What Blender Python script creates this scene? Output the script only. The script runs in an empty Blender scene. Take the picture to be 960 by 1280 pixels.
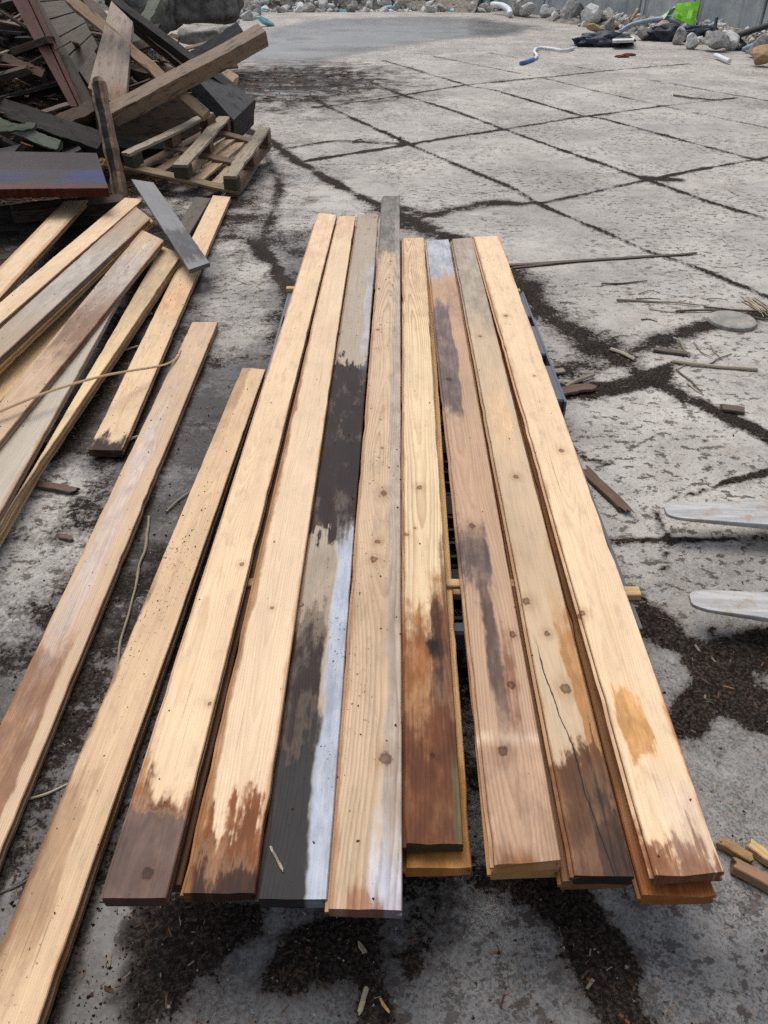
import bpy, bmesh, math, random
import numpy as np
from mathutils import Vector, Matrix, noise as mnoise

# ------------------------------------------------------------------ camera, world, sun, exposure
SC = bpy.context.scene
COL = SC.collection
R = math.radians
F, CX, CY, CAMH, HZ = 950.0, 480.0, 640.0, 1.6, -75.0
PITCH = math.atan((CY - HZ) / F)
cam_d = bpy.data.cameras.new('camera')
cam_d.sensor_fit = 'VERTICAL'; cam_d.sensor_height = 36.0; cam_d.lens = 36.0 * F / 1280.0
cam_d.clip_start = 0.02; cam_d.clip_end = 600
cam = bpy.data.objects.new('camera', cam_d); COL.objects.link(cam)
cam.location = (0, 0, CAMH); cam.rotation_euler = (math.pi / 2 - PITCH, 0, 0)
SC.camera = cam

SUN_EL, SUN_AZ = R(62), R(-25)          # overcast: a weak, very soft sun high behind the cloud
W = bpy.data.worlds.new('World'); SC.world = W; W.use_nodes = True
wn = W.node_tree; wn.nodes.clear()
sky = wn.nodes.new('ShaderNodeTexSky'); sky.sky_type = 'NISHITA'; sky.sun_disc = False
sky.sun_elevation = SUN_EL; sky.sun_rotation = SUN_AZ; sky.dust_density = 4.0; sky.air_density = 1.0; sky.ozone_density = 1.0
hs = wn.nodes.new('ShaderNodeHueSaturation'); hs.inputs['Saturation'].default_value = 0.5
bg = wn.nodes.new('ShaderNodeBackground'); bg.inputs['Strength'].default_value = 0.13
wo = wn.nodes.new('ShaderNodeOutputWorld')
wn.links.new(sky.outputs[0], hs.inputs['Color']); wn.links.new(hs.outputs[0], bg.inputs['Color']); wn.links.new(bg.outputs[0], wo.inputs[0])
sd = bpy.data.lights.new('sun', 'SUN'); sd.energy = 1.4; sd.angle = R(40); sd.color = (1, .97, .93)
sun = bpy.data.objects.new('sun', sd); COL.objects.link(sun)
# light travels from the sun towards the ground
_sv = Vector((math.sin(SUN_AZ) * math.cos(SUN_EL), math.cos(SUN_AZ) * math.cos(SUN_EL), math.sin(SUN_EL)))
sun.rotation_euler = _sv.to_track_quat('Z', 'Y').to_euler(); sun.location = _sv * 40
vs = SC.view_settings; vs.view_transform = 'Standard'; vs.look = 'None'; vs.gamma = 1; vs.use_curve_mapping = False
vs.exposure = 0.28
SC.cycles.use_denoising = False; SC.cycles.max_bounces = 4; SC.cycles.diffuse_bounces = 3; SC.cycles.glossy_bounces = 2

# ------------------------------------------------------------------ helpers
rnd = random.Random(7)
_cp, _sp = math.cos(PITCH), math.sin(PITCH)
def ray(px, py):
    x = (px - CX) / F; y = -(py - CY) / F
    return Vector((x, _cp + y * _sp, -_sp + y * _cp))
def G(px, py, z=0.0):
    d = ray(px, py); t = (z - CAMH) / d.z
    return Vector((0, 0, CAMH)) + d * t
def at(px, py, Y):
    d = ray(px, py); return Vector((0, 0, CAMH)) + d * (Y / d.y)
def lin(r, g, b, a=1.0):
    f = lambda c: (c / 255 / 12.92) if c / 255 <= .04045 else ((c / 255 + .055) / 1.055) ** 2.4
    return (f(r), f(g), f(b), a)
def link_mesh(name, bm, mat, parent=None, smooth=False, recalc=True):
    if recalc: bmesh.ops.recalc_face_normals(bm, faces=bm.faces)
    me = bpy.data.meshes.new(name); bm.to_mesh(me); bm.free()
    if smooth:
        for p in me.polygons: p.use_smooth = True
    o = bpy.data.objects.new(name, me); COL.objects.link(o)
    if mat is not None: me.materials.append(mat)
    if parent is not None: o.parent = parent
    return o
def tag(o, label=None, cat=None, group=None, kind=None):
    if label: o['label'] = label
    if cat: o['category'] = cat
    if group: o['group'] = group
    if kind: o['kind'] = kind
    return o
def empty(name, loc, rz=0.0):
    o = bpy.data.objects.new(name, None); COL.objects.link(o); o.location = loc; o.rotation_euler = (0, 0, rz)
    o.empty_display_size = .1
    return o
def bm_box(bm, c, s, M=None, bevel=0.0):
    r = bmesh.ops.create_cube(bm, size=1.0)
    vsx = r['verts']
    for v in vsx:
        v.co = Vector((v.co.x * s[0], v.co.y * s[1], v.co.z * s[2])) + Vector(c)
    if bevel > 0:
        es = list({e for v in vsx for e in v.link_edges})
        rb = bmesh.ops.bevel(bm, geom=es, offset=bevel, segments=1, affect='EDGES', profile=.5)
        vsx = list({v for f in rb['faces'] for v in f.verts} | {v for v in vsx if v.is_valid})
    if M is not None:
        for v in vsx: v.co = M @ v.co
    return vsx
def bm_sweep(bm, pts, radii, n=7, flat=1.0, cap=True):
    pts = [Vector(p) for p in pts]; rings = []
    for i, p in enumerate(pts):
        d = (pts[min(i + 1, len(pts) - 1)] - pts[max(i - 1, 0)]).normalized()
        up = Vector((0, 0, 1)) if abs(d.z) < .9 else Vector((1, 0, 0))
        s = d.cross(up).normalized(); u = s.cross(d).normalized()
        r = radii[i] if hasattr(radii, '__len__') else radii
        rings.append([bm.verts.new(p + s * (r * math.cos(2 * math.pi * k / n)) + u * (r * flat * math.sin(2 * math.pi * k / n))) for k in range(n)])
    for a, b in zip(rings, rings[1:]):
        for k in range(n): bm.faces.new((a[k], a[(k + 1) % n], b[(k + 1) % n], b[k]))
    if cap: bm.faces.new(rings[0][::-1]); bm.faces.new(rings[-1])
def frame(a, b, nrm):
    """object frame: y runs from a to b, z close to nrm"""
    y = (b - a).normalized(); x = y.cross(nrm).normalized(); z = x.cross(y).normalized()
    M = Matrix((x, y, z)).transposed().to_4x4(); M.translation = a
    return M
def smooth_path(pts, n=8):
    pts = [Vector(p) for p in pts]; out = []
    for i in range(len(pts) - 1):
        p0 = pts[max(i - 1, 0)]; p1 = pts[i]; p2 = pts[i + 1]; p3 = pts[min(i + 2, len(pts) - 1)]
        for k in range(n):
            t = k / n
            out.append(.5 * ((2 * p1) + (p2 - p0) * t + (2 * p0 - 5 * p1 + 4 * p2 - p3) * t * t + (3 * p1 - p0 - 3 * p2 + p3) * t ** 3))
    out.append(pts[-1]); return out

# ------------------------------------------------------------------ node helpers
class NT:
    def __init__(s, tree): s.t = tree; s.n = tree.nodes; s.l = tree.links
    def put(s, sock, v):
        if isinstance(v, bpy.types.NodeSocket): s.l.new(v, sock)
        elif v is not None:
            if sock.type == 'RGBA' and not hasattr(v, '__len__'): v = (v, v, v, 1)
            if sock.type == 'RGBA' and len(v) == 3: v = (*v, 1)
            if sock.type == 'VECTOR': v = tuple(v)[:3] if hasattr(v, '__len__') else (v, v, v)
            sock.default_value = v
    def m(s, op, a, b=None, c=None, clamp=False):
        n = s.n.new('ShaderNodeMath'); n.operation = op; n.use_clamp = clamp
        s.put(n.inputs[0], a); s.put(n.inputs[1], b)
        if c is not None: s.put(n.inputs[2], c)
        return n.outputs[0]
    def add(s, a, b): return s.m('ADD', a, b)
    def sub(s, a, b): return s.m('SUBTRACT', a, b)
    def mul(s, a, b): return s.m('MULTIPLY', a, b)
    def vmul(s, a, b):
        n = s.n.new('ShaderNodeVectorMath'); n.operation = 'MULTIPLY'; s.put(n.inputs[0], a); s.put(n.inputs[1], b); return n.outputs[0]
    def vadd(s, a, b):
        n = s.n.new('ShaderNodeVectorMath'); n.operation = 'ADD'; s.put(n.inputs[0], a); s.put(n.inputs[1], b); return n.outputs[0]
    def xyz(s, x, y, z=0.0):
        n = s.n.new('ShaderNodeCombineXYZ')
        for i, v in enumerate((x, y, z)): s.put(n.inputs[i], v)
        return n.outputs[0]
    def sep(s, v):
        n = s.n.new('ShaderNodeSeparateXYZ'); s.put(n.inputs[0], v); return n.outputs
    def noise(s, vec, scale=1.0, detail=2.0, rough=.5, dist=0.0, out=0):
        n = s.n.new('ShaderNodeTexNoise'); s.put(n.inputs['Vector'], vec); s.put(n.inputs['Scale'], scale)
        n.inputs['Detail'].default_value = detail; n.inputs['Roughness'].default_value = rough; n.inputs['Distortion'].default_value = dist
        return n.outputs[out]
    def vor(s, vec, scale, feature='F1', rand=1.0):
        n = s.n.new('ShaderNodeTexVoronoi'); n.feature = feature; s.put(n.inputs['Vector'], vec); s.put(n.inputs['Scale'], scale)
        n.inputs['Randomness'].default_value = rand
        return n.outputs
    def sstep(s, v, a, b, lo=0.0, hi=1.0, lin_=False):
        n = s.n.new('ShaderNodeMapRange'); n.interpolation_type = 'LINEAR' if lin_ else 'SMOOTHSTEP'
        for i, q in enumerate((v, a, b, lo, hi)): s.put(n.inputs[i], q)
        return n.outputs[0]
    def mix(s, fac, a, b, mode='MIX'):
        n = s.n.new('ShaderNodeMix'); n.data_type = 'RGBA'; n.blend_type = mode; n.clamp_factor = True
        s.put(n.inputs[0], fac); s.put(n.inputs[6], a); s.put(n.inputs[7], b); return n.outputs[2]
    def fmix(s, fac, a, b):
        n = s.n.new('ShaderNodeMix'); n.data_type = 'FLOAT'; s.put(n.inputs[0], fac); s.put(n.inputs[2], a); s.put(n.inputs[3], b); return n.outputs[0]
    def bump(s, h, strength=.4, dist=.002, normal=None):
        n = s.n.new('ShaderNodeBump'); s.put(n.inputs['Height'], h); n.inputs['Strength'].default_value = strength; n.inputs['Distance'].default_value = dist
        if normal is not None: s.put(n.inputs['Normal'], normal)
        return n.outputs[0]
    def coord(s, k='Object'): return s.n.new('ShaderNodeTexCoord').outputs[k]
    def group(s, g, **kw):
        n = s.n.new('ShaderNodeGroup'); n.node_tree = g
        for k, v in kw.items(): s.put(n.inputs[k], v)
        return n.outputs
def new_mat(name):
    m = bpy.data.materials.new(name); m.use_nodes = True; t = m.node_tree; t.nodes.clear()
    nt = NT(t); b = t.nodes.new('ShaderNodeBsdfPrincipled'); o = t.nodes.new('ShaderNodeOutputMaterial'); t.links.new(b.outputs[0], o.inputs[0])
    return m, nt, b
def new_group(name, ins, outs):
    g = bpy.data.node_groups.new(name, 'ShaderNodeTree')
    for nm, ty in ins: g.interface.new_socket(nm, in_out='INPUT', socket_type='NodeSocket' + ty)
    for nm, ty in outs: g.interface.new_socket(nm, in_out='OUTPUT', socket_type='NodeSocket' + ty)
    gi = g.nodes.new('NodeGroupInput'); go = g.nodes.new('NodeGroupOutput')
    return g, NT(g), gi.outputs, go.inputs

# ---- solid wood: growth rings about a wandering pith, fibre streaks, knots, silvering
WG, n, gi, go = new_group('wood_core', [('Seed', 'Float'), ('Base', 'Color'), ('Late', 'Color'), ('GreyCol', 'Color'), ('Grey', 'Float'), ('Contrast', 'Float'), ('Knots', 'Float'), ('Freq', 'Float')],
                          [('Color', 'Color'), ('Height', 'Float')])
P = n.coord('Object'); x, y, z = n.sep(P)
so = n.mul(gi['Seed'], 7.31)
c1 = n.noise(n.xyz(so, n.mul(y, .55), 3.0), 1.0, 1.0, .5, out=1); cr, cg, cb = n.sep(c1)
# knots
kv = n.vor(n.xyz(n.add(n.mul(x, 4.2), so), n.add(n.mul(y, 2.6), n.mul(so, 1.7)), 0.0), 1.0, 'F1', .9)
kr, kg, kb = n.sep(kv['Color'])
gate = n.m('LESS_THAN', kr, n.mul(gi['Knots'], 1.7))
kd = n.add(kv['Distance'], n.mul(n.sub(n.noise(n.vmul(P, (60, 45, 60)), 1.0, 2.0), .5), .03))
knot = n.mul(gate, n.sstep(kd, .034, .058, 1.0, 0.0))
khalo = n.mul(gate, n.sstep(kd, .03, .19, 1.0, 0.0))
wig = n.mul(n.sub(n.noise(n.xyz(n.add(n.mul(x, 14), so), n.mul(y, 2.6), n.mul(z, 14)), 1.0, 3.0, .55), .5), .012)
dx = n.sub(x, n.mul(n.sub(cr, .5), .16)); dz = n.add(n.sub(z, n.mul(n.sub(cg, .5), .16)), .035)
r = n.m('SQRT', n.add(n.mul(dx, dx), n.mul(dz, dz)))
r = n.add(n.add(r, wig), n.mul(khalo, .012))
fr = n.m('FRACT', n.mul(r, gi['Freq']))
band = n.mul(n.sstep(fr, .25, .9), n.sstep(fr, .92, 1.0, 1.0, 0.0))
fib = n.noise(n.xyz(n.add(n.mul(x, 260), so), n.mul(y, 3.5), n.mul(z, 260)), 1.0, 3.0, .6)
fib2 = n.noise(n.xyz(n.add(n.mul(x, 70), so), n.mul(y, 1.1), n.mul(z, 70)), 1.0, 3.0, .6)
blo = n.noise(n.xyz(n.add(n.mul(x, 7), so), n.add(n.mul(y, 2.0), so), n.mul(z, 7)), 1.0, 4.0, .6)
blo2 = n.noise(n.xyz(n.add(n.mul(x, 3), n.mul(so, 2)), n.add(n.mul(y, .9), so), 1.7), 1.0, 3.0, .55)
fade = n.sstep(blo2, .36, .62, .35, 1.15)
colr = n.mix(n.mul(n.mul(band, fade), gi['Contrast']), gi['Base'], gi['Late'])
colr = n.mix(n.mul(n.sstep(fib2, .44, .74), .26), colr, gi['Late'])
mot = n.noise(n.xyz(n.add(n.mul(x, 30), so), n.add(n.mul(y, 9), so), n.mul(z, 30)), 1.0, 5.0, .65)
colr = n.mix(n.mul(n.sstep(mot, .50, .70), .40), colr, n.vmul(n.mix(.5, gi['GreyCol'], gi['Late']), (.95, .92, .88)))
colr = n.mix(n.mul(n.sstep(mot, .46, .28), .30), colr, n.vmul(gi['Base'], (1.12, 1.14, 1.20)))
val = n.add(.45, n.add(n.mul(blo, .46), n.add(n.mul(fib, .34), n.mul(blo2, .32))))
colr = n.vmul(colr, val)
gm = n.m('MULTIPLY', gi['Grey'], n.sstep(n.add(n.mul(blo2, .6), n.mul(fib2, .4)), .3, .62, .35, 1.15), clamp=True)
colr = n.mix(gm, colr, n.vmul(gi['GreyCol'], n.add(.55, n.add(n.mul(fib, .5), n.mul(blo, .4)))))
colr = n.mix(n.mul(khalo, .38), colr, n.vmul(gi['Late'], (.62, .52, .42)))
chk = n.mul(n.sstep(n.noise(n.xyz(n.add(n.mul(x, 340), so), n.mul(y, 1.8), n.mul(z, 90)), 1.0, 2.0, .5), .66, .72), n.sstep(n.noise(n.xyz(n.add(n.mul(x, 9), so), n.mul(y, 2.2), 5.0), 1.0, 3.0, .6), .48, .62))
colr = n.mix(n.mul(chk, .55), colr, n.vmul(gi['Late'], (.34, .3, .28)))
kring = n.m('FRACT', n.mul(kd, 60))
colr = n.mix(n.mul(knot, .8), colr, n.vmul(gi['Late'], n.add(.22, n.mul(kring, .22))))
n.put(go['Color'], colr)
n.put(go['Height'], n.add(n.mul(band, -.25), n.add(n.mul(fib, .6), n.add(n.mul(chk, -.9), n.mul(knot, -.4)))))

# ---- a stain whose edge is drawn out in fingers along the grain (its four noises are shared by the stains of one board)
NG, n, gi, go = new_group('stain_noise', [('Seed', 'Float')], [(k, 'Float') for k in ('N1', 'N2', 'N3', 'N4')])
P = n.coord('Object'); x, y, z = n.sep(P); so = n.mul(gi['Seed'], 5.77)
n.put(go['N1'], n.noise(n.xyz(n.add(n.mul(x, 75), so), n.mul(y, 1.6), so), 1.0, 3.0, .6))
n.put(go['N2'], n.noise(n.xyz(n.add(n.mul(x, 17), so), n.mul(y, 7.0), n.add(so, 4.0)), 1.0, 4.0, .65))
n.put(go['N3'], n.noise(n.xyz(so, n.mul(y, 5.0), n.mul(x, 12)), 1.0, 4.0, .6))
n.put(go['N4'], n.noise(n.xyz(n.add(n.mul(x, 26), so), n.mul(y, 8), so), 1.0, 4.0, .68))
SG, n, gi, go = new_group('stain_mask', [(k, 'Float') for k in ('N1', 'N2', 'N3', 'N4', 'U0', 'U1', 'V0', 'V1', 'Soft', 'Amp', 'Half', 'Op')], [('Mask', 'Float')])
P = n.coord('Object'); x, y, z = n.sep(P)
u = n.add(y, n.mul(n.add(n.mul(n.sub(gi['N1'], .5), .75), n.mul(n.sub(gi['N2'], .5), 1.6)), gi['Amp']))
v = n.add(n.m('DIVIDE', x, gi['Half']), n.mul(n.sub(gi['N3'], .5), .75))
S = gi['Soft']
a = n.sstep(u, n.sub(gi['U0'], S), n.add(gi['U0'], S)); b = n.sstep(u, n.sub(gi['U1'], S), n.add(gi['U1'], S), 1.0, 0.0)
c = n.sstep(v, n.sub(gi['V0'], .08), n.add(gi['V0'], .08)); d = n.sstep(v, n.sub(gi['V1'], .08), n.add(gi['V1'], .08), 1.0, 0.0)
mk = n.mul(n.mul(a, b), n.mul(c, d))
n.put(go['Mask'], n.m('MULTIPLY', n.mul(mk, gi['Op']), n.sstep(gi['N4'], .25, .55, .80, 1.06), clamp=True))

# ---- specks, crumbs and scratches of soil
DG, n, gi, go = new_group('wood_dirt', [('Color', 'Color'), ('Seed', 'Float'), ('Amount', 'Float')], [('Color', 'Color'), ('Mask', 'Float')])
P = n.coord('Object'); Ps = n.vadd(P, n.xyz(gi['Seed'], n.mul(gi['Seed'], 1.3), 0.0))
area = n.noise(n.vmul(Ps, (5, 2.2, 5)), 1.0, 3.0, .6)
s1 = n.noise(n.vmul(Ps, (110, 62, 110)), 1.0, 4.0, .72)
th = n.sub(.75, n.mul(n.sstep(area, .32, .75), n.mul(gi['Amount'], .16)))
sp = n.sstep(s1, th, n.add(th, .035))
s2 = n.noise(n.vmul(Ps, (38, 22, 38)), 1.0, 6.0, .7)
th2 = n.sub(.80, n.mul(n.sstep(area, .35, .8), n.mul(gi['Amount'], .24)))
sm = n.mul(n.sstep(s2, th2, n.add(th2, .10)), .75)
mk = n.m('MAXIMUM', sp, sm)
n.put(go['Color'], n.mix(n.mul(mk, .88), gi['Color'], lin(52, 40, 32))); n.put(go['Mask'], mk)

_ws = [0]
# how worn each named wood is: dark mould blotches, browned rims and sides
WORN = {
    'weathered_brown_wood': dict(mould=0.70, bump=.9),
    'old_dark_brown_wood': dict(mould=0.60, bump=.9),
    'dirty_tan_wood': dict(mould=0.55, bump=.9),
    'silvered_panel_wood': dict(mould=0.60, bump=.9),
    'red_brown_paint_wood': dict(mould=0.50, bump=.9),
    'mossy_wood': dict(mould=0.60, bump=.9),
    'muddy_pallet_wood': dict(mould=0.60, bump=.9),
    'damp_pallet_wood': dict(mould=0.50, bump=.9),
    'green_edged_pallet_wood': dict(mould=0.50, bump=.9),
    'split_bark_wood': dict(mould=0.50, bump=.9),
    'scuffed_light_board': dict(mould=0.40, bump=.9),
    'blue_sheen_board': dict(mould=0.30, bump=.9),
    'fan_pale_a': dict(rim=.5, side=.6),
    'fan_pale_b': dict(rim=.5, side=.6),
    'fan_greybrown': dict(rim=.5, side=.6),
    'fan_bottom_pale': dict(rim=.5, side=.6),
    'fan_grey_askew': dict(rim=.5, side=.6),
    'fan_muddy': dict(rim=.5, side=.6),
    'under_pallet_pale': dict(rim=.5, side=.7),
    'long_pink_tan': dict(rim=.6, side=.7),
    'long_muddy_tan': dict(rim=.8, side=.7),
}
def wood(name, base=(232, 196, 150), late=None, grey=0.0, greycol=(150, 145, 138), contrast=.40, knots=.22, freq=190, dirt=.35, rough=.62, stains=(), half=.06, endcol=(70, 48, 34), enda=.35, bump=.5, side=.0, sidecol=(104, 66, 40), rim=.0, rimcol=(150, 98, 54), mould=0.0, mouldcol=(40, 33, 29), knotlist=(), spec=.16, crack=None):
    """stains: (u0, u1, v0, v1, colour, opacity, soft, amp, wet)"""
    wx = WORN.get(name, {}); mould = wx.get('mould', mould); bump = wx.get('bump', bump); rim = wx.get('rim', rim); side = wx.get('side', side)
    _ws[0] += 1; seed = _ws[0] * 1.37
    m, n, bs = new_mat(name)
    def calm(c, k): g_ = .35 * c[0] + .5 * c[1] + .15 * c[2]; return tuple(v + (g_ - v) * k for v in c)
    b = lin(*calm(base, .21)); l = lin(*calm(late, .15)) if late else (b[0] * .7, b[1] * .6, b[2] * .5, 1)
    g = n.group(WG, Seed=seed, Base=b, Late=l, GreyCol=lin(*greycol), Grey=grey, Contrast=contrast, Knots=knots, Freq=freq)
    c = g['Color']; rg = None
    ns = [n.group(NG, Seed=seed + 3.3 * j) for j in range(min(2, len(stains)))] or [n.group(NG, Seed=seed)]
    if rim:
        xx = n.sep(n.coord())[0]; e_ = n.add(n.m('ABSOLUTE', n.m('DIVIDE', xx, half)), n.mul(n.sub(ns[0]['N2'], .5), .55))
        c = n.mix(n.mul(n.sstep(e_, .86, 1.06), rim), c, lin(*rimcol))
    mean = lin(*calm(base, .14)); mean = tuple(max(.02, v * .92) for v in mean[:3])
    if grey > .3: gl = lin(*greycol); mean = tuple(m_ * .5 + g_ * .45 for m_, g_ in zip(mean, gl))
    fig = n.vmul(g['Color'], tuple(1 / v for v in mean))                 # the figure of the wood, around 1
    for i, s in enumerate(stains):
        u0, u1, v0, v1, colr, op, soft, amp, wet = s
        q = ns[i % len(ns)]
        if amp < 0: f_ = dict(N1=.5, N2=q['N2'], N3=q['N3'], N4=q['N4'])   # a rounded patch instead of fingers
        else: f_ = dict(N1=q['N1'], N2=q['N2'], N3=q['N3'], N4=q['N4'])
        k = n.group(SG, U0=u0, U1=u1, V0=v0, V1=v1, Soft=soft, Amp=abs(amp), Half=half, Op=op, **f_)['Mask']
        # the stain soaks in: it tints the wood and leaves its figure showing, deeper in some places, rusty where it thins out
        cc = lin(*calm(colr, .06))[:3]
        deep = n.sstep(n.add(n.mul(q['N4'], .6), n.mul(q['N2'], .4)), .34, .64, 1.15, .66)
        sc = n.vmul(n.vmul(fig, cc), deep)
        if wet:
            rust = n.vmul(fig, tuple(min(.9, cc[j] * r_ + t_) for j, r_, t_ in ((0, 1.3, .07), (1, 1.2, .035), (2, 1.0, .012))))
            sc = n.mix(n.sstep(k, .25, .8), n.mix(.7, g['Color'], rust), sc)
        c = n.mix(k, c, sc)
        if wet: rg = n.mul(k, wet) if rg is None else n.m('MAXIMUM', rg, n.mul(k, wet))
    for kx, ky, kr_ in knotlist:
        xyz_ = n.sep(n.coord()); q = ns[0]; kr_ = kr_ * .85
        ex = n.m('DIVIDE', n.sub(xyz_[0], kx), kr_); ey = n.m('DIVIDE', n.sub(xyz_[1], ky), kr_ * 1.25)
        d_ = n.add(n.m('SQRT', n.add(n.mul(ex, ex), n.mul(ey, ey))), n.mul(n.sub(n.noise(n.vmul(n.coord(), (110, 70, 90)), 1.0, 3, .6), .5), 1.5))
        c = n.mix(n.mul(n.sstep(d_, .9, 4.2, 1.0, 0.0), .40), c, n.vmul(c, (.60, .46, .34)))
        kc = n.mix(n.sstep(d_, .15, .95), n.vmul(c, (.46, .34, .25)), n.vmul(c, (.15, .11, .085)))
        c = n.mix(n.mul(n.sstep(d_, .8, 1.25, 1.0, 0.0), .82), c, kc)
    if crack:
        xyz_ = n.sep(n.coord()); cx_ = n.add(crack[0] * half, n.add(n.mul(n.sub(ns[0]['N3'], .5), .035), n.mul(xyz_[1], crack[2])))
        ck = n.mul(n.sstep(n.m('ABSOLUTE', n.sub(xyz_[0], cx_)), .0009, .0021, 1.0, 0.0), n.sstep(xyz_[1], crack[1] - .12, crack[1], 1.0, 0.0))
        c = n.mix(n.mul(ck, .92), c, lin(22, 16, 13))
    if mould:
        mm = n.noise(n.vadd(n.vmul(n.coord(), (24, 6, 24)), (seed, seed, 0)), 1.0, 6, .72)
        c = n.mix(n.mul(n.sstep(mm, .50, .66), mould), c, lin(*mouldcol))
    # sawn end grain is darker
    geo = n.n.new('ShaderNodeTexCoord').outputs['Normal']; ny = n.m('ABSOLUTE', n.sep(geo)[1])
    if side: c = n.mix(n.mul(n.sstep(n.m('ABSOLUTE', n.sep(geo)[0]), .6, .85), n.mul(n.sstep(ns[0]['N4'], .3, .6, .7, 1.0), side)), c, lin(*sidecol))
    c = n.mix(n.mul(n.sstep(ny, .6, .85), enda), c, lin(*endcol))
    dg = n.group(DG, Color=c, Seed=seed, Amount=dirt)
    n.put(bs.inputs['Base Color'], dg['Color'])
    ro = n.add(rough, n.mul(n.sub(n.noise(n.vmul(n.coord(), (20, 4, 20)), 1.0, 3.0), .5), .2))
    if rg is not None: ro = n.fmix(rg, ro, .42)
    n.put(bs.inputs['Roughness'], ro); bs.inputs['Specular IOR Level'].default_value = spec
    n.put(bs.inputs['Normal'], n.bump(n.add(g['Height'], n.mul(dg['Mask'], .9)), bump, .0012))
    return m
# ------------------------------------------------------------------ ground: joints, soil, wet patches worked out in metres on the yard
def P2(lst): return np.array([G(px, py)[:2] for px, py in lst])
def seg_dist(X, Y, pl):
    d = np.full(X.shape, 1e9)
    for (ax, ay), (bx, by) in zip(pl[:-1], pl[1:]):
        vx, vy = bx - ax, by - ay; L = vx * vx + vy * vy + 1e-12
        t = np.clip(((X - ax) * vx + (Y - ay) * vy) / L, 0, 1)
        d = np.minimum(d, np.hypot(X - ax - t * vx, Y - ay - t * vy))
    return d
def poly_sd(X, Y, pl):
    """signed distance, negative inside"""
    pl = np.array(pl); ins = np.zeros(X.shape, bool); n = len(pl)
    for i in range(n):
        (ax, ay), (bx, by) = pl[i], pl[(i + 1) % n]
        c = ((ay > Y) != (by > Y)) & (X < (bx - ax) * (Y - ay) / (by - ay + 1e-12) + ax); ins ^= c
    d = seg_dist(X, Y, np.vstack([pl, pl[:1]])); return np.where(ins, -d, d)
def vnoise(X, Y, s, seed):
    xs, ys = X * s, Y * s; xi, yi = np.floor(xs).astype(np.int64), np.floor(ys).astype(np.int64); fx, fy = xs - xi, ys - yi
    fx = fx * fx * (3 - 2 * fx); fy = fy * fy * (3 - 2 * fy)
    def h(a, b):
        v = (a * 374761393 + b * 668265263 + seed * 2147483) & 0xffffffff
        v = ((v ^ (v >> 13)) * 1274126177) & 0xffffffff
        return ((v ^ (v >> 16)) & 0xffff) / 65535.0
    return (h(xi, yi) * (1 - fx) + h(xi + 1, yi) * fx) * (1 - fy) + (h(xi, yi + 1) * (1 - fx) + h(xi + 1, yi + 1) * fx) * fy
def fbm(X, Y, s, seed, o=4):
    a, t, w = 0, 0, 1.0
    for k in range(o): a = a + w * vnoise(X, Y, s * 2 ** k, seed + k * 17); t += w; w *= .55
    return a / t
# (pixel polyline, half width of the soil in metres, strength)
JOINTS = [
    ([(300, 160), (339, 177), (371, 202), (427, 234), (477, 260)], .055, 1.0),
    ([(477, 260), (560, 300), (650, 362), (705, 412), (760, 445)], .11, 1.0),
    ([(760, 445), (800, 468), (860, 500), (905, 520), (960, 548)], .045, 1.0),
    ([(640, 345), (690, 395), (735, 425), (790, 452)], .10, .95),
    ([(690, 470), (760, 455), (830, 425), (880, 408), (960, 392)], .07, .85),
    ([(390, 120), (410, 134), (512, 181), (640, 235), (673, 255), (760, 292), (811, 315), (880, 338), (960, 372), (1100, 430)], .028, 1.0),
    ([(463, 103), (512, 122), (570, 140), (640, 165), (720, 194), (804, 224), (878, 250), (960, 275), (1100, 322)], .030, 1.0),
    ([(480, 76), (585, 107), (620, 113), (726, 145), (754, 149), (924, 195), (960, 204), (1100, 240)], .03, .95),
    ([(540, 70), (640, 90), (690, 100), (760, 117), (830, 133), (960, 160)], .03, .72),
    ([(610, 66), (760, 90), (900, 115), (960, 126)], .03, .6),
    ([(290, 142), (310, 140), (410, 133), (473, 124), (583, 106), (690, 96), (760, 88), (860, 80)], .035, .9),
    ([(385, 201), (388, 200), (440, 192), (512, 181), (570, 171), (619, 163), (690, 152), (754, 143), (825, 133), (920, 122)], .035, .95),
    ([(500, 285), (540, 268), (600, 256), (650, 255), (684, 253), (740, 241), (804, 227), (870, 213), (932, 202), (1000, 190)], .028, .95),
    ([(500, 262), (540, 268), (600, 256), (640, 254)], .07, 1.0),
    ([(800, 222), (845, 226)], .06, .9),
    ([(750, 679), (790, 677), (836, 677), (887, 675), (925, 673), (980, 672)], .013, .85),
    ([(827, 630), (845, 622), (872, 616), (904, 606), (930, 602)], .010, .85),
    ([(905, 604), (935, 598), (970, 588)], .022, 1.0),
    ([(880, 545), (882, 597), (862, 616)], .004, .7),
    ([(836, 680), (832, 700), (822, 740)], .006, .6),
    ([(710, 560), (735, 577), (760, 580)], .018, .85),
    ([(760, 575), (790, 560), (830, 540)], .004, .5),
    ([(820, 640), (836, 665), (838, 680)], .012, .9),
    ([(320, 305), (345, 335), (360, 360), (368, 395)], .055, .95),
    ([(440, 400), (420, 470)], .05, .8),
    ([(884, 785), (892, 810)], .012, .9),
    ([(800, 600), (840, 560), (960, 640)], .003, .35),
    ([(480, 1190), (520, 1200)], .012, .7),
    ([(330, 190), (420, 176), (512, 181)], .05, .85),
    ([(320, 168), (350, 235), (330, 300)], .06, .7),
]
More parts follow.
